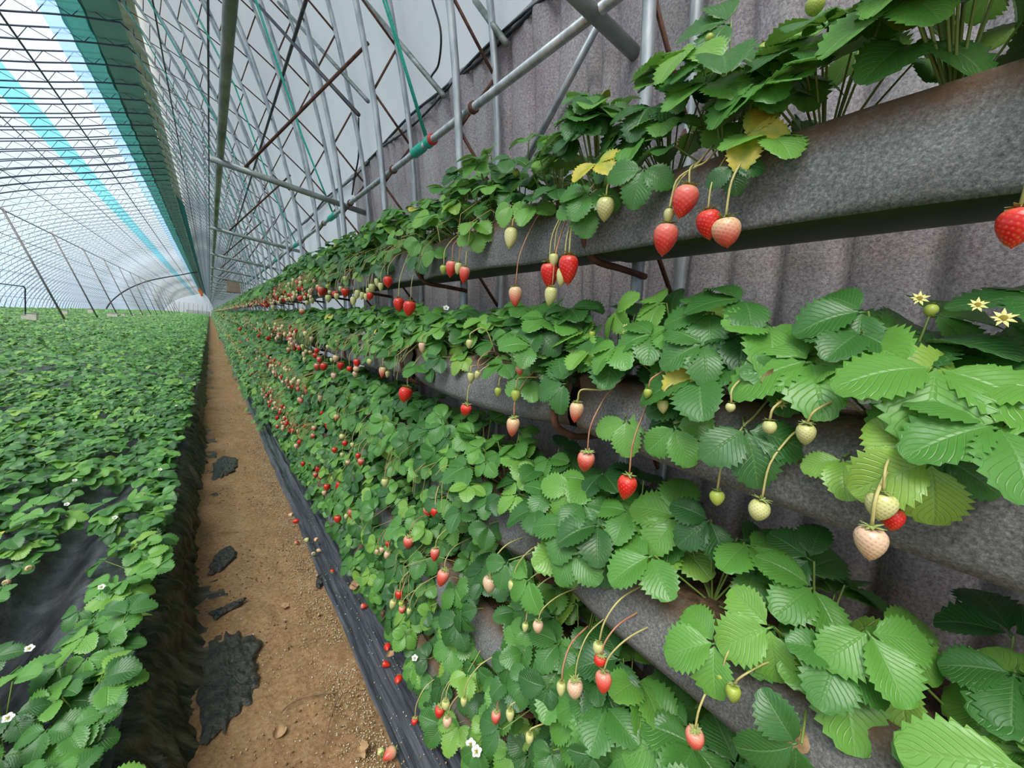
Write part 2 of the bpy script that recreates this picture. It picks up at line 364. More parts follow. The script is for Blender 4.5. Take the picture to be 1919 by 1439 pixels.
# raised bed on the left: film-covered side and top
def bed_side():
    ys = np.r_[np.linspace(-0.6, 5.5, 1000), np.linspace(5.52, 20, 240), np.linspace(20.3, Y_END, 100)]
    prof = resample(catmull([(0.075, GZ + .0), (0.03, GZ + .012), (0.005, GZ + .06), (-0.035, GZ + .14), (-0.085, GZ + .205), (-0.135, GZ + .235), (-0.20, GZ + .245)], 8), 30)
    nu = len(prof); U = np.linspace(0, 1, nu)
    Yg = np.tile(ys, (nu, 1)); Ug = np.tile(U[:, None], (1, len(ys)))
    nrm = offset(prof, 1.0) - prof
    # folds that run down the slope, bending as they go
    w = Yg + 0.10 * np.sin(Ug * 3 + Yg * 2.1) + 0.05 * vnoise(Yg * 3, Ug * 3, 5)
    ridge = lambda q: 1 - np.abs(2 * q - 1)
    fold = 0.032 * ridge(vnoise(w * 15, Ug * 1.6, 6)) + 0.019 * ridge(vnoise(w * 36, Ug * 2.5, 8)) + 0.009 * ridge(vnoise(w * 80, Ug * 4, 10)) + 0.03 * vnoise(Yg * 2.6, Ug * 1.5, 9)
    fold *= np.clip(1.15 - 0.5 * Ug, 0, 1)
    tongue = np.clip((0.25 - Ug) / 0.25, 0, 1) * (0.05 * vnoise(Yg * 4.5, Yg * 0 + 3, 12) ** 2)
    X = prof[:, 0][:, None] + nrm[:, 0][:, None] * -fold + tongue
    Z = prof[:, 1][:, None] + nrm[:, 1][:, None] * -fold
    if nrm[nu // 2, 0] < 0: X = prof[:, 0][:, None] - nrm[:, 0][:, None] * -fold + tongue; Z = prof[:, 1][:, None] - nrm[:, 1][:, None] * -fold
    Z = np.maximum(Z, GZ - 0.006)
    return mesh('bed', np.stack([X, Yg, Z], 2).reshape(-1, 3), grid_faces(nu, len(ys)), 'mulch')
bed = obj('raised_bed', None, loc=(-0.1, 1.0, GZ)); bed['label'] = 'long raised bed wrapped in wrinkled black mulch film beside the path'; bed['category'] = 'raised bed'; bed['kind'] = 'structure'
obj('film_side', bed_side(), bed, (0.1, -1.0, -GZ))
def bed_top():
    xs = np.r_[np.linspace(-0.16, -3, 120), np.linspace(-3.1, -10.2, 90)]; ys = np.r_[np.linspace(0.2, 6, 160), np.linspace(6.1, 20, 90), np.linspace(20.5, Y_END, 90)]
    X, Y = np.meshgrid(xs, ys, indexing='ij')
    fur = np.clip(np.cos((X + 0.17) * 2 * math.pi / 0.62) * -1.6 - 0.6, 0, 1)
    Z = GZ + 0.245 - 0.10 * fur + 0.016 * vnoise(X * 9, Y * 9, 14) + 0.008 * vnoise(X * 30, Y * 22, 15)
    return mesh('bed_top', np.stack([X, Y, Z], 2).reshape(-1, 3), grid_faces(len(xs), len(ys))[:, ::-1], 'mulchtop')
obj('film_top', bed_top(), bed, (0.1, -1.0, -GZ))

# film strip along the foot of the planted wall
def strip():
    xs = np.linspace(0.472, 0.98, 70); ys = np.r_[np.linspace(0.0, 6, 260), np.linspace(6.1, 20, 90), np.linspace(20.5, Y_END, 60)]
    X, Y = np.meshgrid(xs, ys, indexing='ij')
    edge = 0.03 * (vnoise(Y * 1.3, Y * 0, 21) - 0.5) + 0.012 * (vnoise(Y * 7, Y * 0, 22) - 0.5)
    k = np.clip((0.98 - X) / 0.508, 0, 1); Xd = X + edge * k
    Z = GZ + 0.012 + 0.05 * np.clip((X - 0.5) / 0.4, 0, 1) + 0.012 * np.abs(vnoise(X * 42, Y * .55, 23) - .5) * 2 + 0.006 * vnoise(X * 110, Y * .8, 24) - 0.012 * np.clip((0.49 - X) / 0.02, 0, 1)
    return mesh('mulch_strip', np.stack([Xd, Y, Z], 2).reshape(-1, 3), grid_faces(len(xs), len(ys)), 'mulchr')
o = obj('mulch_strip', strip(), label='flat creased black plastic strip along the foot of the planter wall', category='plastic film', kind='structure')

# back wall: felt blanket near, white film above the seam and beyond the blanket
def sheet(P, ys, bulge, matname, name):
    nu = len(P); Yg = np.tile(ys, (nu, 1)); X = np.tile(P[:, 0][:, None], (1, len(ys))); Z = np.tile(P[:, 1][:, None], (1, len(ys)))
    b = bulge(Z, Yg, X)
    t = np.gradient(P, axis=0); t /= np.linalg.norm(t, axis=1)[:, None]
    X = X + b * t[:, 1][:, None]; Z = Z - b * t[:, 0][:, None]
    return mesh(name, np.stack([X, Yg, Z], 2).reshape(-1, 3), grid_faces(nu, len(ys)), matname)
WALL = offset(IB, 0.25)
felt_P = resample(WALL[WALL[:, 1] < 1.24], 60)
def felt_bulge(Z, Y, X):
    q = Y + 0.02 * (vnoise(Z * 2, Y * 3, 31) - .5)
    ph = q / 0.135 + 0.8 * (vnoise(q * 3, q * 0, 32) - .5)
    fr = ph - np.floor(ph)
    seam = np.abs(fr - .5) * 2
    d = 0.036 * (1 - seam ** 5) + 0.022 * vnoise(Y * 7, Z * 2.5, 33) + 0.012 * vnoise(Y * 18, Z * 6, 34)
    big = np.exp(-((q - 1.02) / 0.012) ** 2) * 0.03 + np.exp(-((q - 1.22) / 0.01) ** 2) * 0.02
    return -d + big + 0.02
structure('wall_right', sheet(felt_P, np.linspace(-1.2, 3.65, 420), felt_bulge, 'wallfelt', 'wall_right'), label='mauve-grey quilted felt blanket covering the near back wall')
up_P0 = resample(WALL[(WALL[:, 1] > 1.16)], 60)
bl2 = lambda Z, Y, X: 0.05 * (vnoise(Y * 1.1, Z * .8, 42) - .5) + 0.03 * np.exp(-((Y - 3.4) / .5) ** 2) * vnoise(Y * 14, Z * .7, 43) + 0.0
ffilm_P = resample(np.vstack([WALL[WALL[:, 1] < 1.15], up_P0[:1]]), 30)
structure('wall_right_film', sheet(ffilm_P + np.array([.02, 0]), np.linspace(3.5, Y_END, 300), bl2, 'wallfilm', 'wall_right_film'), label='white plastic film covering the far back wall')
up_P = up_P0
bl2 = lambda Z, Y, X: 0.05 * (vnoise(Y * 1.1, Z * .8, 42) - .5) + 0.03 * np.exp(-((Y - 3.4) / .5) ** 2) * vnoise(Y * 14, Z * .7, 43) + 0.0
structure('ceiling_back_slope', sheet(up_P + np.array([.02, 0]), np.r_[np.linspace(-1.2, 8, 240), np.linspace(8.2, Y_END, 200)], bl2, 'wallfilm', 'ceiling_back'), label='white insulating film stretched over the back slope')
# front roof film
roof_P = np.vstack([[(-1.36, 5.33)], resample(offset(IFR, 0.235)[2:], 70)])
structure('ceiling', sheet(roof_P, np.linspace(-1.5, Y_END, 170), lambda Z, Y, X: 0.02 * (vnoise(Y * 1.15, Z, 44) - .5), 'roof', 'ceiling'), label='clear plastic greenhouse film over the front roof')
# far gable
gp = np.vstack([IB[::3], IFR[::3]]); gv = [(x, Y_END, z) for x, z in gp]
structure('wall_far', mesh('wall_far', gv, [tuple(range(len(gv)))], 'wallfilm', False), label='white gable wall closing the far end')

# ------------------------------------------------------------------ roof sheets hung along the house
def strip_sheet(name, P, ys, amp, matname, seed, sag=0.0):
    P = resample(np.asarray(P, float), 24); nu = len(P)
    Yg = np.tile(ys, (nu, 1)); X = np.tile(P[:, 0][:, None], (1, len(ys))); Z = np.tile(P[:, 1][:, None], (1, len(ys)))
    ph = (Yg - Y0) / SP
    Z = Z + amp * (vnoise(X * 4, Yg * 2.2, seed) - .5) * 2 - sag * np.sin(np.pi * (ph - np.floor(ph))) ** 2
    X = X + amp * .6 * (vnoise(X * 3 + 9, Yg * 3, seed + 1) - .5)
    return mesh(name, np.stack([X, Yg, Z], 2).reshape(-1, 3), grid_faces(nu, len(ys)), matname)
ys_roof = np.r_[np.linspace(-1, 40, 420), np.linspace(40.5, Y_END, 120)]
tp = obj('roof_tarpaulin', None, loc=(-1.5, 5, 5)); tp['label'] = 'long teal tarpaulin bunched along the roof ridge'; tp['category'] = 'tarpaulin'
L = (1.5, -5, -5)
obj('tarpaulin_fold', strip_sheet('tarp_dark', [(-1.36, 5.16), (-1.62, 5.10), (-1.88, 5.02)], ys_roof, 0.05, 'darkteal', 51, 0.05), tp, L)
obj('tarpaulin_sheet', strip_sheet('tarp_teal', [(-1.84, 5.03), (-2.0, 4.97), (-2.18, 4.92)], ys_roof, 0.03, 'teal', 53, 0.03), tp, L)
obj('film_margin', strip_sheet('tarp_pale', [(-2.16, 4.93), (-2.3, 4.875), (-2.42, 4.835)], ys_roof, 0.015, 'paleblue', 55), tp, L)
obj('cyan_roof_strip', strip_sheet('cyan_strip', [(-3.42, 4.52), (-3.62, 4.43), (-3.84, 4.345)], ys_roof, 0.02, 'cyan', 57), label='narrow cyan film strip running the length of the front roof', category='film strip')
obj('ridge_net', strip_sheet('ridge_net', [(-1.30, 4.95), (-1.14, 4.75), (-0.98, 4.52)], np.linspace(24, Y_END, 160), 0.02, 'teal', 59), label='teal netting hung below the ridge toward the far end', category='netting')
obj('ridge_board', mesh('ridge_board', *box((-1.23, Y_END / 2 - 1, 5.06), (0.22, Y_END, 0.05)), 'beige', False), label='long beige board along the underside of the ridge', category='board')

# ------------------------------------------------------------------ trusses
def p3(P): return np.stack([P[:, 0], np.zeros(len(P)), P[:, 1]], 1)
IN_ALL = np.vstack([IB, IFR[1:]]); OUT_ALL = np.vstack([OB, RIDGE_OUT, OFR])
def at_len(P, s):
    c = np.r_[0, np.cumsum(np.linalg.norm(np.diff(P, axis=0), axis=1))]
    return np.array([np.interp(s, c, P[:, 0]), np.interp(s, c, P[:, 1])])
cI = np.r_[0, np.cumsum(np.linalg.norm(np.diff(IN_ALL, axis=0), axis=1))]
s_ref = float(np.interp(0.80, IB[:, 1], cI[:len(IB)]))
def near_out(p): return OUT_ALL[np.argmin(((OUT_ALL - p) ** 2).sum(1))]
pitch = 0.46
nodes = []
s = s_ref % pitch
OUT_D = resample(OUT_ALL, 1500)
while s < cI[-1]:
    nodes.append((at_len(IN_ALL, s), OUT_D[np.argmin(((OUT_D - at_len(IN_ALL, min(s + pitch / 2, cI[-1]))) ** 2).sum(1))])); s += pitch
chord_in = mesh('inner_chord', *tube(p3(resample(IN_ALL, 110)), 0.0155, 10), 'galv')
chord_out = mesh('outer_chord', *tube(p3(resample(OUT_ALL, 110)), 0.0155, 10), 'galv')
def backlit_front(me):                       # backlit shade put into the colour of the near arches' front half
    me.materials.append(MAT['backlitsteel'])
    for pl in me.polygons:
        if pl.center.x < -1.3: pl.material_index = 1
chord_in2 = chord_in.copy(); chord_out2 = chord_out.copy()
backlit_front(chord_in); backlit_front(chord_out)
web_meshes = []
for i, (a, b) in enumerate(nodes):
    mt = 'rust' if a[0] > -1.2 else 'backlitsteel'  # front web bars carry the backlit shade in their colour too
    A = np.array([a[0], 0.004, a[1]]); B = np.array([b[0], 0.004, b[1]])
    web_meshes.append(mesh('web_bar', *tube([A, B], 0.0065, 6), mt))
    if i + 1 < len(nodes):
        C = nodes[i + 1][0]; web_meshes.append(mesh('web_bar', *tube([B, np.array([C[0], -0.004, C[1]])], 0.0065, 6), mt))
web_joined = mesh('web_bars', *join([tube([np.array([a[0], 0, a[1]]), np.array([b[0], 0, b[1]])], 0.0065, 4, False) for a, b in nodes] + [tube([np.array([nodes[i][1][0], 0, nodes[i][1][1]]), np.array([nodes[i + 1][0][0], 0, nodes[i + 1][0][1]])], 0.0065, 4, False) for i in range(len(nodes) - 1)]), 'webgrey')  # far web bars paled in colour to stand in for distance haze
ch_far = join([tube(p3(resample(IN_ALL, 50)), 0.0155, 4, False), tube(p3(resample(OUT_ALL, 50)), 0.0155, 4, False)])
truss_far = mesh('arch_truss', *ch_far, 'galv')
LT = Vector((-0.93, 0, -GZ + 0.02))
n_truss = int((Y_END - 1 - Y0) / SP)
for k in range(n_truss):
    y = Y0 + SP * k
    lab = f'arched steel lattice truss, {ordinal(k + 1)} from the near end'
    t = obj('arch_truss', None, loc=(0.93, y, GZ - 0.02), label=lab, category='truss', group='arched roof trusses along the house')
    if k < 14:
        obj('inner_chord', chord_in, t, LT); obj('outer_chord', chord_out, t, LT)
        for wm in web_meshes: obj('web_bar', wm, t, LT)
    elif k < 70:
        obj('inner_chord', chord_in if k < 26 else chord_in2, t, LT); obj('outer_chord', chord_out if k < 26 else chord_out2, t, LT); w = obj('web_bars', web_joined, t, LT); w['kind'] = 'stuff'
    else:
        obj('chords', truss_far, t, LT); w = obj('web_bars', web_joined, t, LT); w['kind'] = 'stuff'

# purlins along the roof
def long_pipe(name, x, z, r, mat, label, cat, y0=-1.0, y1=Y_END - .5, sides=10):
    return obj(name, mesh(name, *tube([(0, 0, 0), (0, (y1 - y0) * .05, 0), (0, (y1 - y0) * .2, 0), (0, y1 - y0, 0)], r, sides), mat), loc=(x, y0, z), label=label, category=cat)
for i, fx in enumerate([-2.83, -4.0, -5.1, -6.3, -7.2, -8.0, -8.7, -9.25, -9.65]):
    z = float(np.interp(-fx, -IFR[:, 0], IFR[:, 1]))
    long_pipe('roof_purlin', fx, z - 0.03, 0.019 if i in (0, 3) else 0.012, 'darksteel', f'thin dark purlin under the front roof film, {ordinal(i + 1)} down from the ridge', 'purlin', sides=6)
for i, bz in enumerate([1.95, 3.1, 4.2]):
    x = prof_x(IB, bz)
    long_pipe('back_purlin', x - 0.03, bz, 0.012, 'darksteel', f'thin dark pipe along the back slope, {["lowest", "middle", "highest"][i]} of three', 'purlin', sides=6)

# rail pipe with cross bars and rusty braces
long_pipe('rail_pipe', 0.035, 0.985, 0.021, 'mossypipe', 'thick weathered grey-green pipe running overhead above the path', 'pipe', sides=14)
for k in range(14):
    y = 0.86 + 2.6 * k - (0.14 if k else 0)
    lab = f'grey cross pipe from the overhead rail to the wall, {ordinal(k + 1)} from the near end'
    c = obj('cross_pipe', mesh('cross_pipe', *tube([(0, 0, 0), (0.55, 0, -0.046), (1.12, 0, -0.092)], 0.0205, 12), 'mossypipe'), loc=(-0.01, y, 0.945), label=lab, category='pipe', group='cross pipes above the troughs')
    if k:
        yb = Y0 + SP * math.floor((y - 0.4 - Y0) / SP)
        a = np.array([0.169, y, 0.955]); b = np.array([0.64, yb, 1.476]); 
        obj('rusty_brace', mesh('rusty_brace', *tube([a - a, b - a], 0.009, 8), 'rust'), loc=tuple(a), label=f'rusty brace rising from a cross pipe to a truss, {ordinal(k)} from the near end', category='brace', group='rusty braces on the cross pipes')

# winding pipe with green wraps and ropes
wp = long_pipe('winding_pipe', 0.805, 0.885, 0.0155, 'galv', 'slim galvanised pipe with green wraps running along the trusses', 'pipe', sides=12)
for k in range(8):
    y = 1.93 + 1.8 * k; x, z = 0.805, 0.885
    s = obj('pipe_wrap', mesh('pipe_wrap', *tube([(0, 0.02, 0), (0, 0.03, 0), (0, 0.13, 0), (0, 0.145, 0)], [0.018, 0.024, 0.024, 0.018], 14), 'rope'), wp, (0, y + 1.0, 0))
    obj('pipe_wrap', mesh('pipe_wrap', *tube([(0, -0.06, 0), (0, -0.055, 0), (0, -0.022, 0), (0, -0.015, 0)], [0.019, 0.025, 0.025, 0.019], 14), 'rope'), wp, (0, y + 1.0, 0))
    if k == 0: obj('red_collar', mesh('red_collar', *tube([(0, -0.085, 0), (0, -0.08, 0), (0, -0.067, 0), (0, -0.062, 0)], [0.019, 0.025, 0.025, 0.019], 14), 'red'), wp, (0, y + 1.0, 0))
    top = np.array([0.561 - 0.805, 0, 1.385 - 0.885]); top2 = np.array([-1.3 - x, 0.4, 4.9 - z])
    pr = obj('lifting_rope', None, loc=(x - 0.02, y - 0.04, z + 0.02), label=f'teal lifting rope tied to the winding pipe, {ordinal(k + 1)} from the near end', category='rope', group='teal lifting ropes')
    for q in (-1, 1):
        pts = [(0, 0.008 * q, 0), tuple(top * .5 + np.array([0, .006 * q, 0])), tuple(top + np.array([0, .012 * q, 0])), (0.19 - x, 0.16 + .02 * q, 2.4 - z), tuple(top2 + np.array([0, .03 * q, 0]))]
        obj('strand', mesh('strand', *tube(pts, 0.0045, 6), 'rope'), pr)
# clamps on the winding pipe at the trusses
for k in range(5):
    obj('clamp', mesh('clamp', *tube([(0, -0.012, 0), (0, -0.008, 0), (0, 0.008, 0), (0, 0.012, 0)], [0.016, 0.022, 0.022, 0.016], 12), 'rust'), wp, (0, Y0 + SP * k + 1.0 - 0.03, 0))

# braces on the wall
def rod(name, a, b, r, mat, label, cat='brace'):
    a = np.array(a, float); b = np.array(b, float)
    return obj(name, mesh(name, *tube([a - a, (b - a) / 2, b - a], r, 10), mat), loc=tuple(a), label=label, category=cat)
def on_curve(px, py, P, dx=0.0):
    """where the sight line of a pixel meets the back slope"""
    lo, hi = 0.5, 30.0
    for _ in range(60):
        mid = (lo + hi) / 2; p = at(px, py, Y=mid)
        if p[0] < prof_x(P, p[2]) + dx: lo = mid
        else: hi = mid
    return at(px, py, Y=lo)
rod('wall_brace', on_curve(1126, 36, WALL, -.075), on_curve(985, 305, WALL, -.075), 0.012, 'galv', 'bright slanting steel rod in front of the felt blanket')
rod('wall_brace', on_curve(522, 5, OB), on_curve(690, 190, OB), 0.013, 'mossypipe', 'grey slanting bar behind the trusses, farthest along the wall')
rod('wall_brace', on_curve(682, 0, OB), on_curve(832, 180, OB), 0.013, 'mossypipe', 'grey slanting bar behind the trusses above the felt seam, middle one')
rod('wall_brace', on_curve(890, 0, OB), on_curve(949, 82, OB), 0.013, 'mossypipe', 'grey slanting bar behind the trusses, nearest the upper edge')
rod('wall_brace', on_curve(475, 0, IB, -.02), on_curve(672, 215, IB, -.02), 0.012, 'darksteel', 'dark slanting bar across the lattice beside the overhead rail')
# cables along the seam
def cable(pts, r, label, name='cable', mat='cable'):
    P = catmull(np.array(pts), 8); a = P[0]
    obj(name, mesh(name, *tube(P - a, r, 7), mat), loc=tuple(a), label=label, category='cable')
seam_x = prof_x(WALL, 1.22)
cable([(seam_x - .03, y, 1.215 + 0.03 * math.sin(y * 3.1)) for y in np.linspace(0.2, 6, 14)], 0.0075, 'black cable lying along the seam of the white film')
cable([(seam_x - .035, y, 1.19 + 0.025 * math.sin(y * 4.3 + 1)) for y in np.linspace(0.9, 3.2, 10)], 0.006, 'second black cable under the seam cable')
cable([at(810, 0, X=0.78), at(826, 60, X=0.80), at(822, 120, X=0.84), at(808, 150, X=.87), at(835, 187, X=0.93)], 0.005, 'thin black wire hanging in a loop over the white film')
cable([at(672, 220, X=0.83), at(672, 290, X=.86), at(665, 330, X=.88), at(660, 365, X=0.90)], 0.006, 'black hose dropping along the lattice to the seam')
long_pipe('seam_batten', seam_x - 0.015, 1.225, 0.014, 'galv', 'grey pipe batten holding the seam of the white film', 'pipe', 0.0, 30, 8)

# ------------------------------------------------------------------ troughs
TB = [0.200, -0.178, -0.528, -0.870, -1.225]      # undersides
TT = [0.318, -0.058, -0.405, -0.745, -1.105]      # upper front edges
TN = ['top trough', 'second trough down', 'third trough down', 'fourth trough down', 'lowest trough']
XF = 0.630
def trough_panel(i, ya, yb, seed, coarse=False):
    """one length of felt wrapped round the trough"""
    zt, zb = TT[i], TB[i]
    bot = zb + 0.002 if i == 0 else zb
    if i == 0: P = [(0.668, zt - .03), (0.660, zt + .002), (0.648, zt + .008), (0.636, zt), (0.630, zt - .03), (0.630, zt - .07), (0.634, bot + .01), (0.640, bot), (0.648, bot + .004)]
    else: P = [(0.668, zt - .03), (0.660, zt + .002), (0.648, zt + .008), (0.634, zt), (0.624, zt - .03), (0.618, zt - .065), (0.622, bot + .02), (0.640, bot + .003), (0.70, bot), (0.78, bot + .004), (0.83, bot + .03), (0.845, zt - .03), (0.84, zt)]
    P = resample(catmull(P, 6), 22 if not coarse else 12)
    n = max(3, int((yb - ya) / (0.02 if not coarse else 0.8)))
    ys = np.linspace(ya, yb, n); nu = len(P)
    Yg = np.tile(ys, (nu, 1)); U = np.linspace(0, 1, nu)[:, None]
    s = (Yg - ya) / (yb - ya)
    env = np.minimum(1, np.minimum(s, 1 - s) * (yb - ya) / 0.12)
    X = P[:, 0][:, None] + 0.008 * (vnoise(Yg * 7, U * 4, seed) - .5) - (0.010 if i else .003) * np.sin(np.pi * s) * np.sin(np.pi * np.clip(U, 0, 1))
    sag = (0.020 if i else 0.004)
    Z = P[:, 1][:, None] + 0.007 * (vnoise(Yg * 6 + 5, U * 3, seed + 3) - .5) - sag * np.sin(np.pi * s) * (U > .3)
    X = X + 0.014 * (1 - env) * (U > .15)              # drawn in at the ends
    me = mesh('felt_panel', np.stack([X, Yg, Z], 2).reshape(-1, 3), grid_faces(nu, n), 'felt')
    st = np.clip(1.0 - np.abs(P[:, 1] - zt)[:, None] / 0.035, 0, 1) * np.ones_like(Yg) + 0.65 * np.clip(1 - np.minimum(s, 1 - s) * (yb - ya) / 0.10, 0, 1) * (i > 0) + (0.35 * np.clip((zb + .03 - P[:, 1])[:, None] / .03, 0, 1) if i else 0)
    fattr(me, 'stain', st.ravel())
    return me
TROUGH = []
for i in range(5):
    t = obj('planting_trough', None, loc=(0.735, 1.0, TB[i]), label=['long grey felt planting trough on the top tier with a dark green gutter below', 'long sagging grey felt planting trough on the second tier down', 'long grey felt planting trough on the third tier down', 'long grey felt planting trough on the fourth tier, mostly hidden by leaves', 'lowest grey felt planting trough just above the ground, hidden by leaves'][i], category='planting trough', group='tiered planting troughs along the back wall')
    LL = (-0.735, -1.0, -TB[i])
    cuts = [-1.1, 0.615, 1.485, 3.2, 5.0, 9.0] if i else [-1.1, 1.49, 4.0, 9.0]
    for a, b in zip(cuts[:-1], cuts[1:]):
        obj('felt_panel', trough_panel(i, a + 0.012, b - 0.012, 60 + i * 7 + int(a * 3)), t, LL)
    obj('felt_panel', trough_panel(i, 9.01, Y_END - .6, 90 + i, True), t, LL)
    sx = np.linspace(0.645, 0.838, 10); sy = np.r_[np.linspace(-1.0, 5, 240), np.linspace(5.1, Y_END - 1, 120)]
    X, Y = np.meshgrid(sx, sy, indexing='ij'); Z = TT[i] - 0.018 + 0.02 * vnoise(X * 30, Y * 25, 70 + i) + 0.016 * np.sin((X - .645) / .193 * math.pi)
    obj('substrate', mesh('substrate', np.stack([X, Y, Z], 2).reshape(-1, 3), grid_faces(10, len(sy)), 'substrate'), t, LL)
    if i == 0:
        G = resample(catmull([(0.643, .225), (0.644, .212), (0.652, .202), (0.668, .198), (0.70, .1965), (0.745, .200), (0.775, .210), (0.80, .235), (0.838, .318)], 5), 26)
        for a, b, dz in [(-1.1, 0.60, 0), (0.53, 4.2, 0.007), (4.1, Y_END - .6, 0)]:
            ys = np.linspace(a, b, 8); Yg = np.tile(ys, (26, 1))
            sc = 0.985 if dz else 1.0
            X = (G[:, 0] - .735) * sc + .735
            obj('gutter', mesh('gutter', np.stack([np.tile(X[:, None], (1, 8)), Yg, np.tile((G[:, 1] + dz)[:, None], (1, 8))], 2).reshape(-1, 3), grid_faces(26, 8), 'gutter'), t, LL)
    TROUGH.append(t)

# bent rod brackets that carry the troughs on the trusses
for i in range(5):
    for k in range(8 if i < 3 else 4):
        y = Y0 + SP * k - 0.022
        zb = TB[i] - (0.010 if i == 0 else 0.024)
        xi = prof_x(IB, zb)
        fx = 0.622 if i == 0 else 0.598
        pts = [(xi, 0, zb), (xi - .1, 0, zb + 0.002), (0.70, 0, zb + .001), (0.66, 0, zb + .006), (fx + .012, 0, zb + .03), (fx, 0, zb + .06), (fx - .012, 0, zb + .085 + (0.02 if i else 0))]
        P = catmull(np.array(pts), 5); a = np.array([xi, 0, zb])
        obj('trough_bracket', mesh('trough_bracket', *tube(P - a, 0.0078, 8), 'rust'), loc=(xi, y, zb), label=f'bent rusty rod bracket under the {TN[i]}, {ordinal(k + 1)} from the near end', category='bracket', group='rusty trough brackets')

# ------------------------------------------------------------------ leaves
def leaflet(length, width, seed, rows=19, cols=9, asym=0.0, fold=0.25, droop=0.25, teeth=9):
    r = random.Random(seed); V = []; UV = []
    for j in range(rows):
        t = j / (rows - 1)
        base = (math.sin(math.pi * min(1, t ** 1.12 * 0.945 + 0.03)) ** 0.66) * min(1, t / .16 + .12)
        w = width * 0.5 * max(0.02, base)
        tooth = (1.03 if j % 2 == 1 else 0.83) if 0.18 < t else 1.0
        for c in range(cols):
            u = c / (cols - 1) * 2 - 1
            e = abs(u)
            ww = w * (1 + asym * u) * (tooth if e > 0.99 else 1.0)
            x = u * ww
            y = t * length + (0.02 * length if (e > .99 and j % 2 == 1) else 0)
            if t > 0.86: y -= length * 0.05 * (1 - e) * 0
            z = fold * abs(x) * (1 - .3 * t) - droop * length * (t ** 2) * 0.6 + 0.05 * length * math.sin(t * 3.1)
            ph = (t - 0.42 * e) * 10
            z += 0.012 * length * math.cos(2 * math.pi * ph) * min(1, e * 2.2) * (1 - t * .4)
            if e > .9: z -= 0.02 * length
            V.append((x, y, z)); UV.append(((u + 1) / 2, t))
    F = [(j * cols + c, j * cols + c + 1, (j + 1) * cols + c + 1, (j + 1) * cols + c) for j in range(rows - 1) for c in range(cols - 1)]
    return np.array(V), F, UV
def leaf_mesh(seed, mat='leaf', size=1.0, coarse=False):
    r = random.Random(seed); parts = []; uvs = []
    rows, cols = (19, 9) if not coarse else (7, 5)
    for k, (ang, sc, asym) in enumerate([(0, 1.0, 0), (1.25, 0.92, 0.13), (-1.25, 0.92, -0.13)]):
        a = ang + r.uniform(-.15, .15); ln = 0.064 * size * sc * r.uniform(.92, 1.08); wd = ln * r.uniform(.86, 1.0)
        v, f, uv = leaflet(ln, wd, seed * 3 + k, rows, cols, asym, r.uniform(.10, .42), r.uniform(.05, .45))
        tilt = r.uniform(-.28, .12); c_, s_ = math.cos(tilt), math.sin(tilt)
        v = v @ np.array([[1, 0, 0], [0, c_, s_], [0, -s_, c_]])
        c_, s_ = math.cos(a), math.sin(a)
        v = v + np.array([0, 0.004, 0]); v = v @ np.array([[c_, s_, 0], [-s_, c_, 0], [0, 0, 1]])
        v[:, 2] += 0.0015 * (1 - k % 2)
        parts.append((v, f)); uvs += uv
    # short leaf stalk tip that the three leaflets spring from
    v, f = tube([(0, -0.003, -0.003), (0, 0.001, -0.001), (0, 0.008, 0.0)], [0.0014, 0.0016, 0.001], 5)
    parts.append((v, f)); uvs += [(0.5, 0.02)] * len(v)
    V, F = join(parts); me = mesh('leaf', V, F, mat)
    lay = me.uv_layers.new(name='UVMap'); vi = np.zeros(len(me.loops), np.int32); me.loops.foreach_get('vertex_index', vi)
    lay.data.foreach_set('uv', np.array(uvs, np.float32)[vi].ravel())
    return me
LEAVES = [leaf_mesh(s) for s in range(10)]
YLEAF = leaf_mesh(77, 'yellowleaf')
PET = mesh('petiole', *tube([(0, 0, 0), (0, 0, 0.3), (0, 0, 0.65), (0, 0, 1)], [1.25, 1.0, .95, .85], 6, False), 'stem')
def frame(n, fwd):
    n = np.asarray(n, float); n = n / np.linalg.norm(n); f = np.asarray(fwd, float); f = f - n * (f @ n); f /= np.linalg.norm(f) + 1e-9
    return np.stack([np.cross(f, n), f, n], 1)
def m4(R, t, s=1.0):
    q = np.eye(4); q[:3, :3] = R * s; q[:3, 3] = t; return Matrix(q.tolist())
def add_leaf(plant, crown, tip, n, fwd, s, me=None, petiole=True):
    me = me or rng.choice(LEAVES)
    loc = np.asarray(tip) - crown
    lf = obj('leaf', me, plant, mat4=m4(frame(n, fwd), loc, s))
    if petiole:
        d = np.asarray(tip) - 0.006 * np.asarray(fwd) / np.linalg.norm(fwd) - crown; ln = np.linalg.norm(d); z = d / ln
        x = np.cross([0, 1, .2], z); x /= np.linalg.norm(x) + 1e-9; y = np.cross(z, x)
        R = np.stack([x * 0.0016, y * 0.0016, z * ln], 1); R[:, 0] *= 1; 
        q = np.eye(4); q[:3, :3] = np.stack([x, y, z], 1) @ np.diag([0.0017, 0.0017, ln])
        q4 = Matrix(q.tolist()); inv = lf.matrix_basis.inverted()
        obj('petiole', PET, lf, mat4=inv @ q4)
    return lf

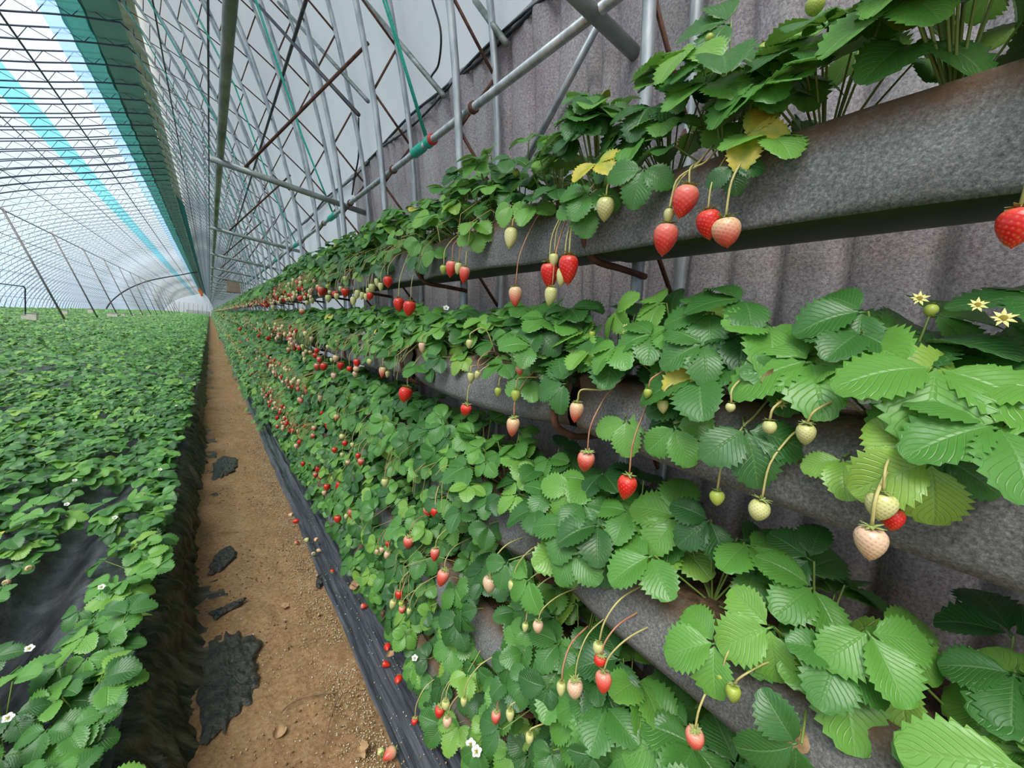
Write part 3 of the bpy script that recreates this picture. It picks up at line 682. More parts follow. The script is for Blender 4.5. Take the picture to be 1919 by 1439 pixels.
def spill(plant, crown, n, xlo, xhi, zlo, zhi, petiole=True, size=1.0):
    """leaves that hang over the front edge"""
    for k in range(n):
        tip = np.array([rng.uniform(xlo, xhi), crown[1] + rng.gauss(0, .06), crown[2] + rng.uniform(zlo, zhi)])
        nn = np.array([-.75, -.30, .62]) + np.array([rng.gauss(0, .25) for _ in range(3)])
        fw = np.array([-.5, rng.gauss(0, .7), -.75 + rng.gauss(0, .5)])
        add_leaf(plant, crown, tip, nn, fw, size * rng.uniform(.7, 1.1), YLEAF if rng.random() < 0.003 else None, petiole)
def grow(plant, crown, n, hgt, spread, front=(-1, 0), petiole=True, up=0.8, zfloor=None, size=1.0, hmin=0.03, xmax=None):
    for k in range(n):
        ph = rng.uniform(0, 2 * math.pi) if rng.random() < .55 else math.atan2(front[1], front[0]) + rng.gauss(0, .8)
        out = np.array([math.cos(ph), math.sin(ph), 0.0])
        q = (k + rng.random()) / n
        r = spread * (0.25 + 0.85 * q) * rng.uniform(.75, 1.1)
        h = hmin + hgt * (1 - 0.75 * q ** 1.6) * rng.uniform(.6, 1.05)
        fr = max(0, -(out[0] * -front[0] + out[1] * -front[1]) * -1)
        dotf = out[0] * front[0] + out[1] * front[1]
        if dotf > .6 and rng.random() < .35: h -= rng.uniform(0, 0.09) * (1 if zfloor is None else .2)
        if dotf < 0: r *= 0.75
        tip = crown + out * r + np.array([0, 0, h])
        if xmax is not None and tip[0] > xmax: tip[0] = xmax - rng.uniform(0, .03 if xmax > 0 else .10)
        if zfloor is not None: tip[2] = max(tip[2], zfloor)
        nn = np.array([0, 0, up]) + out * 0.42 * q + np.array([-.34, -.16, 0]) + np.array([rng.gauss(0, .2) for _ in range(3)])
        fw = out + np.array([0, 0, -.25]) + np.array([rng.gauss(0, .25) for _ in range(3)])
        add_leaf(plant, crown, tip, nn, fw, size * rng.uniform(.72, 1.12), YLEAF if rng.random() < 0.003 else None, petiole)

# plants along the wall
Y_IND = 5.0; SPC = 0.145
WALL_PLANTS = []
for i in range(5):
    y = -0.16; k = 0
    while y < Y_IND:
        k += 1
        crown = np.array([0.715 + (.03 if i == 4 else 0) + rng.uniform(-.03, .02), y + rng.uniform(-.02, .02), TT[i] - 0.008])
        pl = obj('strawberry_plant', None, loc=tuple(crown), label=f'leafy strawberry plant in the {TN[i]}, {ordinal(k)} from the near end', category='strawberry plant', group=f'strawberry plants in the {TN[i]}')
        WALL_PLANTS.append((i, crown, pl))
        hg = [0.22, 0.14, 0.13, 0.13, 0.12][i]
        n = [19, 16, 14, 13, 12][i]
        pt = y < 1.5 or (i == 0 and y < 2.6)
        sz = 1.32 if (y < .34 and i) else 1.18 if y < .6 else 1.0
        grow(pl, crown, n if y > .34 else int(n * .75), hg, 0.12 if i < 4 else .095, petiole=pt, up=0.8, size=sz, xmax=0.83)
        if i == 0: spill(pl, crown, 0 if y < .55 else 1 if y < 1.5 else 3, .575, .62, -.05, .05, pt)
        elif i == 1: spill(pl, crown, 1 if y < 1.2 else 2 if y < 2.6 else 4, .565, .62, -.06, .05, pt)
        elif i == 2: spill(pl, crown, 1 if y < .5 else 3 if y < 1.0 else 6 if y < 2 else 8, .55, .615, -.11, .06, pt)
        elif i == 3: spill(pl, crown, 5 if y < 1 else 8, .545, .615, -.15, .06, pt)
        else: spill(pl, crown, 7, .585, .64, -.08, .05, pt)
        y += SPC * rng.uniform(.9, 1.1)
# leaves that stand out by their place or colour
for px, py, x, ti, sz, nn, fw, me in [(1265, 800, .575, 1, .95, (-.9, -.45, .35), (-.2, -.6, -.7), None), (1398, 806, .57, 1, 1.1, (-.8, -.4, .6), (-.5, -.6, -.4), None), (1868, 800, .57, 1, 1.1, (-.45, -.25, .85), (-.5, .45, -.35), None), (1745, 865, .56, 1, 1.0, (-.9, -.2, .3), (-.1, .7, -.6), None),
                                  (1395, 255, .60, 0, .85, (-.8, -.4, .3), (-.3, -.8, .1), YLEAF), (1372, 310, .585, 0, .62, (-.95, -.3, .2), (-.1, -.4, -.9), None), (1205, 318, .59, 0, .95, (-.9, -.4, .25), (-.1, .2, -1), None), (1310, 690, .60, 1, .95, (-.8, -.3, .5), (-.3, .5, -.6), YLEAF),
                                  (958, 385, .595, 0, .9, (-.9, -.4, .3), (-.2, .1, -1), None), (1100, 385, .59, 0, 1.0, (-.8, -.5, .4), (-.2, .6, -.3), None)]:
    p = at(px, py, X=x)
    cr, pl = min(((c, q) for i, c, q in WALL_PLANTS if i == ti), key=lambda e: abs(e[0][1] - p[1]))
    add_leaf(pl, cr, p, nn, fw, sz, me, True)
# plants in the field
ROWS = [-0.20, -0.35, -0.58, -0.80, -1.0, -1.2, -1.42, -1.64, -1.86, -2.1, -2.3]
BZ = GZ + 0.25
for ri, rx in enumerate(ROWS):
    y = 1.02 + 0.07 * (ri % 2); k = 0
    lim = 6.4
    while y < lim:
        yy = y; y += 0.255 * rng.uniform(.85, 1.15)
        if rx < -0.31 * yy - 0.15: continue
        if rx in (-0.35, -0.58, -0.80) and (1.9 < yy < 2.3 or 2.65 < yy < 2.95): continue
        if rng.random() < .07: continue
        k += 1
        crown = np.array([rx + rng.uniform(-.03, .03), yy, BZ])
        pl = obj('strawberry_plant', None, loc=tuple(crown), label=f'low strawberry plant in the field, {ordinal(k)} in the {ordinal(ri + 1)} row from the path', category='strawberry plant', group='strawberry plants in the field')
        grow(pl, crown, 15, 0.10, 0.155, front=(.4, -.9), petiole=yy < 2.2, up=1.1, zfloor=BZ + .02, size=1.05, hmin=0.03, xmax=-.15 - .06 * rng.random())

# ------------------------------------------------------------------ foliage beyond, too far to tell plants apart
def low_leaf(k3):
    V = []; F = []; UV = []
    for ang, sc in ((0, 1.0), (1.25, .92), (-1.25, .92)):
        c_, s_ = math.cos(ang), math.sin(ang); o = len(V)
        if k3: pts = [(0, 0, 0, .5, 0), (-.42, .45, .08, 0, .45), (0, .55, -.02, .5, .55), (.42, .45, .08, 1, .45), (-.3, .85, .0, .1, .85), (.3, .85, .0, .9, .85), (0, 1, -.1, .5, 1)]; fs = [(0, 2, 1), (0, 3, 2), (1, 2, 4), (2, 3, 5), (2, 6, 4), (2, 5, 6)]
        else: pts = [(0, 0, 0, .5, 0), (-.42, .6, .06, 0, .6), (.42, .6, .06, 1, .6), (0, 1, -.08, .5, 1)]; fs = [(0, 2, 1), (1, 2, 3)]
        for x, y, z, u, v in pts:
            x, y, z = x * .064 * sc, y * .064 * sc, z * .064
            V.append((c_ * x - s_ * y, s_ * x + c_ * y, z)); UV.append((u, v))
        F += [tuple(i + o for i in f) for f in fs]
    return np.array(V), np.array(F), np.array(UV)
def frames(n, f):
    n = n / np.linalg.norm(n, axis=1)[:, None]; f = f - n * (f * n).sum(1)[:, None]; f /= np.linalg.norm(f, axis=1)[:, None] + 1e-9
    return np.stack([np.cross(f, n), f, n], 2)
def scatter(name, tmpl, pos, nrm, fwd, sc, mat='leaf'):
    tv, tf, tuv = tmpl; R = frames(nrm, fwd); N = len(pos)
    V = np.einsum('nij,kj->nki', R, tv) * sc[:, None, None] + pos[:, None, :]
    Fa = (tf[None] + (np.arange(N) * len(tv))[:, None, None]).reshape(-1, 3)
    me = mesh(name, V.reshape(-1, 3), Fa, mat)
    lay = me.uv_layers.new(name='UVMap'); lay.data.foreach_set('uv', np.tile(tuv[tf.ravel()], (N, 1)).astype(np.float32).ravel())
    fattr(me, 'rnd', np.repeat(nr.random(N), len(tv)))
    return me
def wall_leaves(ya, yb, per_m, k3, scl):
    P = []; Nn = []; Fw = []
    for i in range(5):
        n = int((yb - ya) * per_m); y = nr.uniform(ya, yb, n); q = nr.random(n)
        xo = nr.normal(0.665 - (.035 if i > 1 else 0), 0.08, n); xo = np.minimum(xo, .83)
        h = (0.20 if i == 0 else .15) * (1 - np.clip(np.abs(xo - .70) / .2, 0, 1) ** 1.5) * nr.uniform(.3, 1.05, n) + nr.uniform(-.13 if i else -.07, .02, n) * (xo < .62)
        P.append(np.stack([xo, y, TT[i] + h], 1))
        out = np.stack([xo - .72, nr.normal(0, .09, n), np.zeros(n)], 1) * 6
        Nn.append(np.array([-.34, -.2, .8]) + out * .4 + nr.normal(0, .25, (n, 3))); Fw.append(out + np.array([0, 0, -.2]) + nr.normal(0, .3, (n, 3)))
    P = np.vstack(P); return P, np.vstack(Nn), np.vstack(Fw), np.full(len(P), scl) * nr.uniform(.75, 1.15, len(P))
LA, LB = low_leaf(True), low_leaf(False)
o = obj('strawberry_foliage', scatter('wall_foliage_mid', LA, *wall_leaves(5.0, 16, 150, True, 1.0)), label='dense strawberry leaves along the tiers farther down the house', category='foliage', kind='stuff')
o = obj('strawberry_foliage', scatter('wall_foliage_far', LB, *wall_leaves(16, Y_END - 1, 42, False, 1.55)), label='far strawberry leaves on the tiers merging toward the end wall', category='foliage', kind='stuff')
def field_leaves(ya, yb, dens, scl, wide):
    n = int((yb - ya) * 10 * dens); y = nr.uniform(ya, yb, n); x = -nr.uniform(0.13, 9.6, n)
    keep = (x > -wide * y - 1.0); x, y = x[keep], y[keep]; n = len(x)
    dens_row = 0.5 + 0.5 * np.cos((x + 0.24) * 2 * np.pi / 0.62)
    keep = nr.random(n) < (0.62 + .38 * dens_row); x, y, dr = x[keep], y[keep], dens_row[keep]; n = len(x)
    z = BZ + 0.03 + (0.055 + .05 * dr) * nr.random(n) ** .7 + 0.04 * vnoise(x * 2, y * 2, 99) - 0.05 * np.clip((x + .16) / .08, 0, 1)
    Nn = np.array([-.15, -.25, 1.0]) + nr.normal(0, .3, (n, 3)); Fw = nr.normal(0, 1, (n, 3)); Fw[:, 2] *= .2
    return np.stack([x, y, z], 1), Nn, Fw, scl * nr.uniform(.75, 1.15, n)
o = obj('field_foliage', scatter('field_mid', LA, *field_leaves(6.3, 17, 165, 1.05, .45)), label='mass of strawberry leaves in the middle of the field', category='foliage', kind='stuff')
o = obj('field_foliage', scatter('field_far', LB, *field_leaves(17, 50, 80, 1.4, .45)), label='mass of strawberry leaves farther out in the field', category='foliage', kind='stuff')
o = obj('field_foliage', scatter('field_end', LB, *field_leaves(50, Y_END - 1, 34, 2.0, .45)), label='distant strawberry leaves at the far end of the field', category='foliage', kind='stuff')

# ------------------------------------------------------------------ strawberries
def berry_mesh(shape, mat, seed):
    """unit berry: width 1, hanging tip down from z=0"""
    H, sh, tipr = shape
    nu, nv = 60, 44
    golden = math.pi * (3 - math.sqrt(5)); ns = 120
    V = []; hs = []; seedv = []
    def rad(t):                           # t: 0 top .. 1 tip
        top = math.sqrt(max(0, 1 - (1 - min(1, t / sh)) ** 2)) if t < sh else 1.0
        low = 1.0 if t < sh else math.cos((t - sh) / (1 - sh) * math.pi / 2) ** tipr
        return 0.5 * (0.30 + 0.70 * top if t < sh else low) * (min(1, (1 - t) * 9) ** .5 if t > .88 else 1)
    sd = [((k + .5) / ns, k * golden) for k in range(ns)]
    st = np.array([0.07 + .9 * (a ** 0.92) for a, b in sd]); sa = np.array([b % (2 * math.pi) for a, b in sd])
    r0 = random.Random(seed); ell = r0.uniform(.86, 1.0); lop = r0.uniform(-.06, .06)
    for j in range(nv):
        t = j / (nv - 1); r = rad(t); z = -H * t
        for i in range(nu):
            a = 2 * math.pi * i / nu
            da = np.abs((sa - a + math.pi) % (2 * math.pi) - math.pi) * max(r, .06); dz = (st - t) * H
            d = float(np.sqrt(da * da + dz * dz).min())
            dim = math.exp(-(d / 0.042) ** 2); s = math.exp(-(d / 0.025) ** 2)
            rr = r - 0.026 * dim + 0.012 * s if 0.03 < t < .97 else r
            lob = 1 + .035 * math.cos(2 * a + seed)
            V.append((rr * math.cos(a) * lob + lop * t, rr * math.sin(a) * ell, z + (0.05 * math.exp(-(t / .05) ** 2) * (-1) if r < .3 and t < .1 else 0))); hs.append(1 - t); seedv.append(s if 0.03 < t < .97 else 0)
    F = [(j * nu + i, (j + 1) * nu + i, (j + 1) * nu + (i + 1) % nu, j * nu + (i + 1) % nu) for j in range(nv - 1) for i in range(nu)]
    V.append((0, 0, -0.03)); V.append((lop, 0, -H * 1.005)); hs += [1, 0]; seedv += [0, 0]
    F += [(len(V) - 2, i, (i + 1) % nu) for i in range(nu)] + [(len(V) - 1, (nv - 1) * nu + (i + 1) % nu, (nv - 1) * nu + i) for i in range(nu)]
    me = mesh('berry', V, F, mat); fattr(me, 'h', hs); fattr(me, 'seed', seedv); return me
SHAPES = {'cone': (1.32, .30, .80), 'heart': (1.12, .34, .70), 'long': (1.55, .26, .78), 'round': (1.0, .42, .62)}
BM = {}
for bi, (sn, sv) in enumerate(SHAPES.items()):
    base = berry_mesh(sv, 'b_red', bi)
    for c in ('red', 'pink', 'blush', 'pale', 'white', 'green'):
        me = base.copy(); me.materials.clear(); me.materials.append(MAT['b_' + c]); BM[sn, c] = me
def calyx_mesh(seed, mat='sepal'):
    r = random.Random(seed); V = []; F = []; n = 9
    for k in range(n):
        a = 2 * math.pi * k / n + r.uniform(-.15, .15); L = r.uniform(.26, .40); up = r.uniform(-.02, .16); c, s = math.cos(a), math.sin(a); w = 0.065; o = len(V)
        for d, ww, z in ((0.03, .03, .02), (L * .5, w, .03 + up * .5), (L, .004, up)):
            V += [(d * c - ww * s, d * s + ww * c, z), (d * c, d * s, z + .012), (d * c + ww * s, d * s - ww * c, z)]
        F += [(o, o + 1, o + 4, o + 3), (o + 1, o + 2, o + 5, o + 4), (o + 3, o + 4, o + 7, o + 6), (o + 4, o + 5, o + 8, o + 7)]
    v, f = tube([(0, 0, .0), (0, 0, .05), (0, 0, .09)], [.09, .07, .035], 8); o = len(V); V += list(v); F += [tuple(i + o for i in q) for q in f]
    return mesh('calyx', V, F, mat)
CAL = [calyx_mesh(s) for s in range(4)]
CNAME = {'red': 'ripe red', 'pink': 'pinkish-red', 'blush': 'half-ripe blushing', 'pale': 'pale pinkish', 'white': 'creamy unripe', 'green': 'small green'}
BERRIES = []
def berry(pos, w, color, shape, tier, stalk=None, tilt=(0, 0), spin=None, label=None):
    """pos: where the calyx sits"""
    BERRIES.append((np.asarray(pos, float), w, color, shape, tier, stalk, tilt, spin, label))
XTS = [0.575, 0.565, 0.545, 0.535]
def hero(px, py, wpx, hpx, color, tier, x=None, shape=None, label=None, stalk=True, fromx=None):
    x = XTS[tier] if x is None else x
    c = at(px, py, X=x); d = depth(c)
    off = math.hypot(px - CX, py - CY) / F_PX
    w = wpx * d / F_PX / (1 + 0.22 * off * off); h = hpx * d / F_PX / (1 + .12 * off * off)
    asp = h / max(w, 1e-4)
    sh = shape or min(SHAPES, key=lambda s: abs(SHAPES[s][0] - asp))
    w = 0.5 * (w + h / SHAPES[sh][0])
    top = c + np.array([0, 0, SHAPES[sh][0] * w * .5])
    berry(top, w, color, sh, tier, None if not stalk else 'auto', (rng.gauss(0, .10), rng.gauss(0, .10)), label=label)
T1H = [(1247, 451, 47, 64, 'pink'), (1287, 381, 50, 64, 'pink'), (1322, 424, 46, 58, 'red'), (1355, 438, 52, 60, 'blush'), (1254, 405, 22, 28, 'white'), (1133, 393, 36, 46, 'white'), (958, 449, 27, 40, 'white'),
       (1037, 489, 19, 27, 'white'), (1026, 518, 34, 50, 'red'), (1063, 507, 36, 58, 'red'), (1055, 520, 25, 36, 'white'), (1033, 556, 25, 36, 'white'), (964, 557, 26, 38, 'blush'), (846, 505, 20, 34, 'pink'), (871, 516, 21, 32, 'pink'), (860, 504, 15, 24, 'white'), (831, 506, 14, 18, 'green'),
       (726, 529, 17, 23, 'red'), (746, 572, 21, 27, 'red'), (768, 579, 23, 31, 'red'), (697, 540, 13, 18, 'white'), (706, 530, 12, 17, 'white'), (713, 538, 11, 17, 'white'), (690, 547, 10, 16, 'white'), (694, 556, 13, 16, 'red'), (662, 565, 12, 18, 'white'), (671, 552, 11, 20, 'white'), (680, 555, 10, 16, 'white'), (686, 557, 9, 15, 'white'),
       (647, 549, 15, 19, 'red'), (628, 552, 14, 14, 'red'), (631, 556, 10, 14, 'white'), (607, 547, 13, 18, 'red'), (600, 552, 8, 11, 'white'), (615, 560, 12, 16, 'white'), (583, 564, 10, 12, 'white'), (576, 568, 8, 10, 'white'), (571, 550, 9, 13, 'white'), (562, 560, 11, 13, 'pink'), (567, 584, 11, 13, 'blush'), (552, 552, 9, 14, 'white'), (545, 561, 9, 12, 'white'), (532, 563, 8, 11, 'red'), (522, 563, 8, 10, 'red'), (512, 577, 8, 11, 'white'), (500, 573, 9, 10, 'red')]
T2H = [(1080, 774, 27, 40, 'blush'), (1098, 869, 34, 44, 'pink'), (1176, 915, 37, 50, 'red'), (961, 802, 26, 38, 'blush'), (874, 770, 21, 25, 'red'), (762, 740, 27, 31, 'red'), (972, 694, 16, 22, 'blush'), (882, 708, 13, 22, 'white'), (896, 704, 12, 18, 'white'), (934, 735, 14, 18, 'green'), (966, 742, 18, 23, 'green'),
       (1440, 801, 28, 28, 'white'), (1508, 815, 40, 46, 'white'), (1342, 933, 28, 30, 'green'), (1424, 957, 44, 44, 'white'), (1240, 762, 21, 29, 'white'), (1214, 738, 18, 20, 'green'), (1369, 764, 20, 18, 'white'),
       (790, 652, 14, 22, 'pale'), (880, 645, 14, 18, 'white'), (717, 698, 14, 22, 'blush'), (727, 702, 9, 14, 'white'), (693, 678, 11, 13, 'white'), (668, 681, 13, 18, 'red'), (668, 692, 12, 12, 'pale'), (666, 702, 11, 14, 'pale'), (639, 686, 13, 17, 'red'), (625, 705, 12, 14, 'pale'), (608, 688, 14, 16, 'red'), (594, 688, 12, 15, 'pink'), (598, 675, 13, 14, 'pink'), (591, 667, 10, 11, 'red'), (570, 665, 9, 13, 'pale'), (571, 675, 8, 12, 'white'), (551, 653, 9, 11, 'red'), (541, 656, 8, 10, 'blush'), (501, 635, 8, 9, 'red'), (485, 630, 6, 7, 'red'), (461, 627, 7, 8, 'red'), (450, 618, 8, 9, 'red')]
T3H = [(917, 1096, 28, 34, 'pale'), (960, 1099, 16, 25, 'white'), (832, 1085, 25, 35, 'pink'), (815, 1040, 19, 28, 'pink'), (766, 1018, 21, 27, 'pink'), (799, 959, 19, 21, 'pink'), (815, 960, 16, 19, 'red'), (721, 905, 14, 19, 'white'), (1007, 1176, 21, 28, 'pale'), (984, 1176, 12, 22, 'white'), (1125, 1240, 26, 26, 'red'), (1129, 1276, 33, 44, 'pink'), (1121, 1216, 22, 28, 'white'), (1075, 1293, 33, 44, 'pale'), (1051, 1290, 20, 30, 'white'), (1299, 1388, 40, 52, 'pink'),
       (646, 831, 11, 13, 'red'), (671, 855, 10, 12, 'red'), (677, 867, 13, 16, 'pink'), (627, 844, 11, 13, 'red'), (660, 834, 9, 11, 'white'), (641, 853, 9, 11, 'white'), (652, 868, 10, 12, 'blush'), (597, 880, 12, 13, 'red'), (591, 891, 10, 12, 'pink'), (600, 895, 10, 11, 'red'), (568, 870, 9, 11, 'red'), (582, 867, 8, 10, 'pale'), (545, 805, 9, 11, 'red'), (530, 792, 9, 10, 'red'), (521, 800, 8, 9, 'pink'), (556, 797, 8, 9, 'pink'), (571, 800, 8, 9, 'red'), (587, 818, 9, 12, 'pink'), (589, 803, 9, 11, 'blush')]
T4H = [(824, 1337, 22, 32, 'red'), (838, 1353, 21, 25, 'pale'), (835, 1322, 18, 24, 'white'), (929, 1346, 20, 34, 'pink'), (955, 1341, 17, 30, 'white'), (992, 1385, 18, 28, 'white'), (869, 1316, 14, 22, 'white'), (777, 1352, 16, 18, 'red'), (748, 1115, 16, 19, 'red'), (738, 1134, 15, 21, 'white'), (753, 1144, 14, 19, 'pink'), (752, 1132, 12, 14, 'green'), (767, 1146, 10, 15, 'white'), (726, 1021, 10, 16, 'red'), (716, 1031, 11, 14, 'pale'), (727, 1041, 13, 18, 'pale'), (707, 1034, 9, 11, 'pale'), (632, 973, 14, 16, 'red'), (650, 968, 9, 12, 'white'), (612, 913, 12, 14, 'red'), (607, 924, 10, 11, 'pale')]
for L_, ti in ((T1H, 0), (T2H, 1), (T3H, 2), (T4H, 3)):
    for e in L_: hero(*e, ti)
hero(1372, 1300, 32, 40, 'green', 2, x=.56); hero(1352, 1272, 26, 30, 'green', 2, x=.57)
hero(1650, 950, 60, 58, 'white', 1, x=.52, shape='heart', label='creamy unripe strawberry in front of a red one below the second trough'); hero(1670, 972, 50, 50, 'red', 1, x=.55, shape='heart', label='ripe red strawberry half hidden behind a creamy one below the second trough'); hero(1627, 1020, 58, 76, 'pale', 1, x=.51, label='long pale strawberry with open sepals at the lowest point of its cluster')
hero(1903, 430, 72, 98, 'red', 0, x=.47, shape='cone', label='big ripe red strawberry cut by the right edge of the picture')
for e in [(1432, 96, 30, 32), (1527, 12, 44, 40), (1330, 72, 16, 20), (1075, 205, 14, 18), (1077, 214, 18, 16), (967, 325, 13, 15), (876, 353, 14, 16), (726, 404, 14, 14)]: hero(*e, 'green', 0, x=.66, stalk=False, shape='round')
for e in [(1110, 627, 14, 14), (1108, 663, 15, 13), (1745, 583, 30, 26), (1170, 625, 12, 12), (957, 690, 10, 12)]: hero(*e, 'green', 1, x=.66, stalk=False, shape='round')
n_hero = len(BERRIES)
# random ones farther along
for ti, n, mixw in ((0, 44, (.16, .10, .07, .12, .45, .10)), (1, 44, (.22, .16, .14, .14, .28, .06)), (2, 40, (.30, .20, .16, .14, .16, .04)), (3, 26, (.30, .20, .2, .14, .14, .02))):
    ya = {0: 2.2, 1: 2.0, 2: 2.0, 3: 1.8}[ti]
    for k in range(n):
        y = ya + (7.0 - ya) * ((k + rng.random()) / n) ** .9
        c = rng.choices(('red', 'pink', 'blush', 'pale', 'white', 'green'), mixw)[0]
        w = {'red': .034, 'pink': .034, 'blush': .032, 'pale': .030, 'white': .027, 'green': .02}[c] * rng.uniform(.8, 1.15)
        z = TT[ti] - rng.uniform(0.02, .14)
        berry((rng.uniform(.535, .575), y, z), w, c, rng.choice(list(SHAPES)), ti, 'auto', (rng.gauss(0, .12), rng.gauss(0, .12)))
# on the ground film and soil
def fallen(px, py, w, color, z, label):
    c = at(px, py, Z=z + w * .42); berry(c, w, color, rng.choice(('cone', 'heart')), 4, None, (math.pi / 2 + rng.uniform(-.2, .1), 0), rng.uniform(0, 6.3), label)
fallen(717, 1243, .024, 'red', GZ + .03, 'ripe red strawberry lying on the black strip near the leaves')
fallen(740, 1404, .034, 'blush', GZ + .02, 'half-ripe strawberry lying at the near edge of the black strip')
fallen(716, 1413, .022, 'white', GZ, 'creamy strawberry lying on the soil beside the black strip')
fallen(676, 1136, .024, 'pink', GZ + .03, 'orange-red strawberry lying alone on the black strip')
fallen(552, 1019, .024, 'pink', GZ, 'pinkish strawberry lying on the soil path')
fallen(622, 1072, .022, 'red', GZ + .04, 'small red strawberry at the leaf edge above the black strip')
fallen(594, 1031, .024, 'pale', GZ + .03, 'pale strawberry lying on the black strip, lower of two')
fallen(588, 1038, .022, 'pale', GZ + .03, 'pale pinkish strawberry touching another on the black strip')
fallen(579, 1012, .026, 'white', GZ + .04, 'creamy strawberry on the black strip beside the leaves')
fallen(595, 1012, .026, 'blush', GZ + .05, 'half-ripe strawberry hanging out over the black strip')
fallen(560, 975, .03, 'red', GZ + .05, 'red strawberry resting at the foot of the leaves')
fallen(549, 965, .026, 'pale', GZ + .05, 'pale strawberry beside a red one at the foot of the leaves')
fallen(726, 1208, .026, 'red', GZ + .06, 'red strawberry peeping from the lowest leaves above the strip')
fallen(748, 1268, .028, 'red', GZ + .08, 'red strawberry half covered by the lowest leaves')
for px, py, c in [(8, 1093, 'pale'), (55, 1065, 'blush'), (40, 985, 'red'), (265, 925, 'white'), (160, 865, 'white'), (205, 755, 'white')]:
    cpt = at(px, py, Z=BZ + .05); berry(cpt, .021, c, 'cone', 5, None, (1.3, 0), rng.uniform(0, 6.3), {8: 'pale strawberry on bare film at the left edge of the field', 55: 'half-ripe strawberry among field leaves by the bare film', 40: 'red strawberry low among the field leaves', 265: 'creamy strawberry at the edge of the field beside a gap', 160: 'small creamy strawberry among the field leaves', 205: 'tiny creamy strawberry farther out in the field'}[px])
# ordinals: count from the right (nearest first) for each tier and colour
cnt = {}
order = sorted(range(len(BERRIES)), key=lambda q: BERRIES[q][0][1])
names = {}
for q in order:
    b = BERRIES[q]
    if b[8]: names[q] = b[8]; continue
    key = (b[4], b[2]); cnt[key] = cnt.get(key, 0) + 1
    names[q] = f'{CNAME[b[2]]} strawberry on the {TN[b[4]]}, {ordinal(cnt[key])} of that colour from the near end'
for q, (pos, w, c, sh, ti, stalk, tilt, spin, lab) in enumerate(BERRIES):
    sp = rng.uniform(0, 6.3) if spin is None else spin
    e = obj('strawberry', None, loc=tuple(pos), label=names[q], category='strawberry', group='strawberries lying low' if ti > 3 else f'strawberries on the {TN[ti]}')
    rot = (Matrix.Rotation(tilt[0], 4, 'X') @ Matrix.Rotation(tilt[1], 4, 'Y')) if ti <= 3 else (Matrix.Rotation(sp, 4, 'Z') @ Matrix.Rotation(tilt[0], 4, 'X'))
    rot = rot @ Matrix.Rotation(sp, 4, 'Z') @ Matrix.Scale(w, 4)
    obj('fruit_body', BM[sh, c], e, mat4=rot)
    obj('calyx', rng.choice(CAL), e, mat4=rot @ Matrix.Scale(1.15, 4))
    if stalk == 'auto':
        a = np.array([XF + 0.012, pos[1] + rng.uniform(-.035, .035) - .01, TT[ti] + rng.uniform(.005, .03)]) - pos
        lip = np.array([XF - 0.02, pos[1] - pos[1] + a[1] * .8, TT[ti] - .012 - pos[2]]) ; lip[0] -= pos[0]
        drop = max(0.02, a[2])
        if ti > 1 and drop > .06:
            a = np.array([rng.uniform(.07, .11), rng.uniform(-.04, .04), rng.uniform(.06, .10)]); drop = a[2]; lip = None
        if lip is None: P = [(0, 0, w * .03), (.004, a[1] * .2, a[2] * .45), (a[0] * .35, a[1] * .6, a[2] * .85), tuple(a)]
        elif lip[2] > 0.015: P = [(0, 0, w * .03), (0, a[1] * .12, drop * .35), (lip[0] * .6, a[1] * .5, lip[2] * .85), tuple(lip), tuple(a)]
        else: P = [(0, 0, w * .03), (0, a[1] * .2, drop * .5 + .008), (a[0] * .5, a[1] * .6, drop + .012), tuple(a)]
        mt = 'stalkred' if rng.random() < .25 else 'stalk'
        obj('stalk', mesh('stalk', *tube(catmull(np.array(P), 4), 0.0013 + 0.0005 * rng.random(), 5), mt), e)
# far fruit and fruit stalks: too many and too small to pick apart
def far_fruit():
    VV = []; FF = []; CC = []; o = 0
    tv = []; nu = 6
    for t, r in ((0, .25), (.25, .5), (.6, .36), (1, .06)):
        for k in range(nu): a = 2 * math.pi * k / nu; tv.append((r * math.cos(a), r * math.sin(a), -t * 1.25))
    tv = np.array(tv); tf = np.array([(j * nu + i, (j + 1) * nu + i, (j + 1) * nu + (i + 1) % nu, j * nu + (i + 1) % nu) for j in range(3) for i in range(nu)])
    pal = {'red': (.62, .03, .02), 'pink': (.74, .18, .12), 'blush': (.78, .42, .28), 'pale': (.76, .56, .36), 'white': (.66, .63, .30)}
    for ti, mixw in ((0, (.10, .10, .08, .14, .58)), (1, (.10, .16, .18, .20, .36)), (2, (.13, .20, .22, .22, .23)), (3, (.13, .20, .22, .22, .23))):
        for (ya, yb, per, sc) in ((3.0, 9, 26, 1.0), (9, 22, 34, 1.15), (22, 60, 22, 1.6), (60, Y_END - 2, 9, 2.4)):
            for k in range(int((yb - ya) * per)):
                c = rng.choices(list(pal), mixw)[0]; w = .030 * sc * rng.uniform(.7, 1.15); p = np.array([rng.uniform(.525, .575) - .01 * ti, rng.uniform(ya, yb), TT[ti] + .015 - rng.uniform(0, .16)])
                VV.append(tv * w + p); FF.append(tf + o); o += len(tv); CC.append(np.tile(pal[c], (len(tv), 1)))
    V = np.vstack(VV); me = mesh('far_strawberries', V, np.vstack(FF), 'bits'); cattr(me, 'col', np.vstack(CC)); return me
obj('distant_strawberries', far_fruit(), label='countless small strawberries hanging along the tiers in the distance', category='strawberries', kind='stuff')
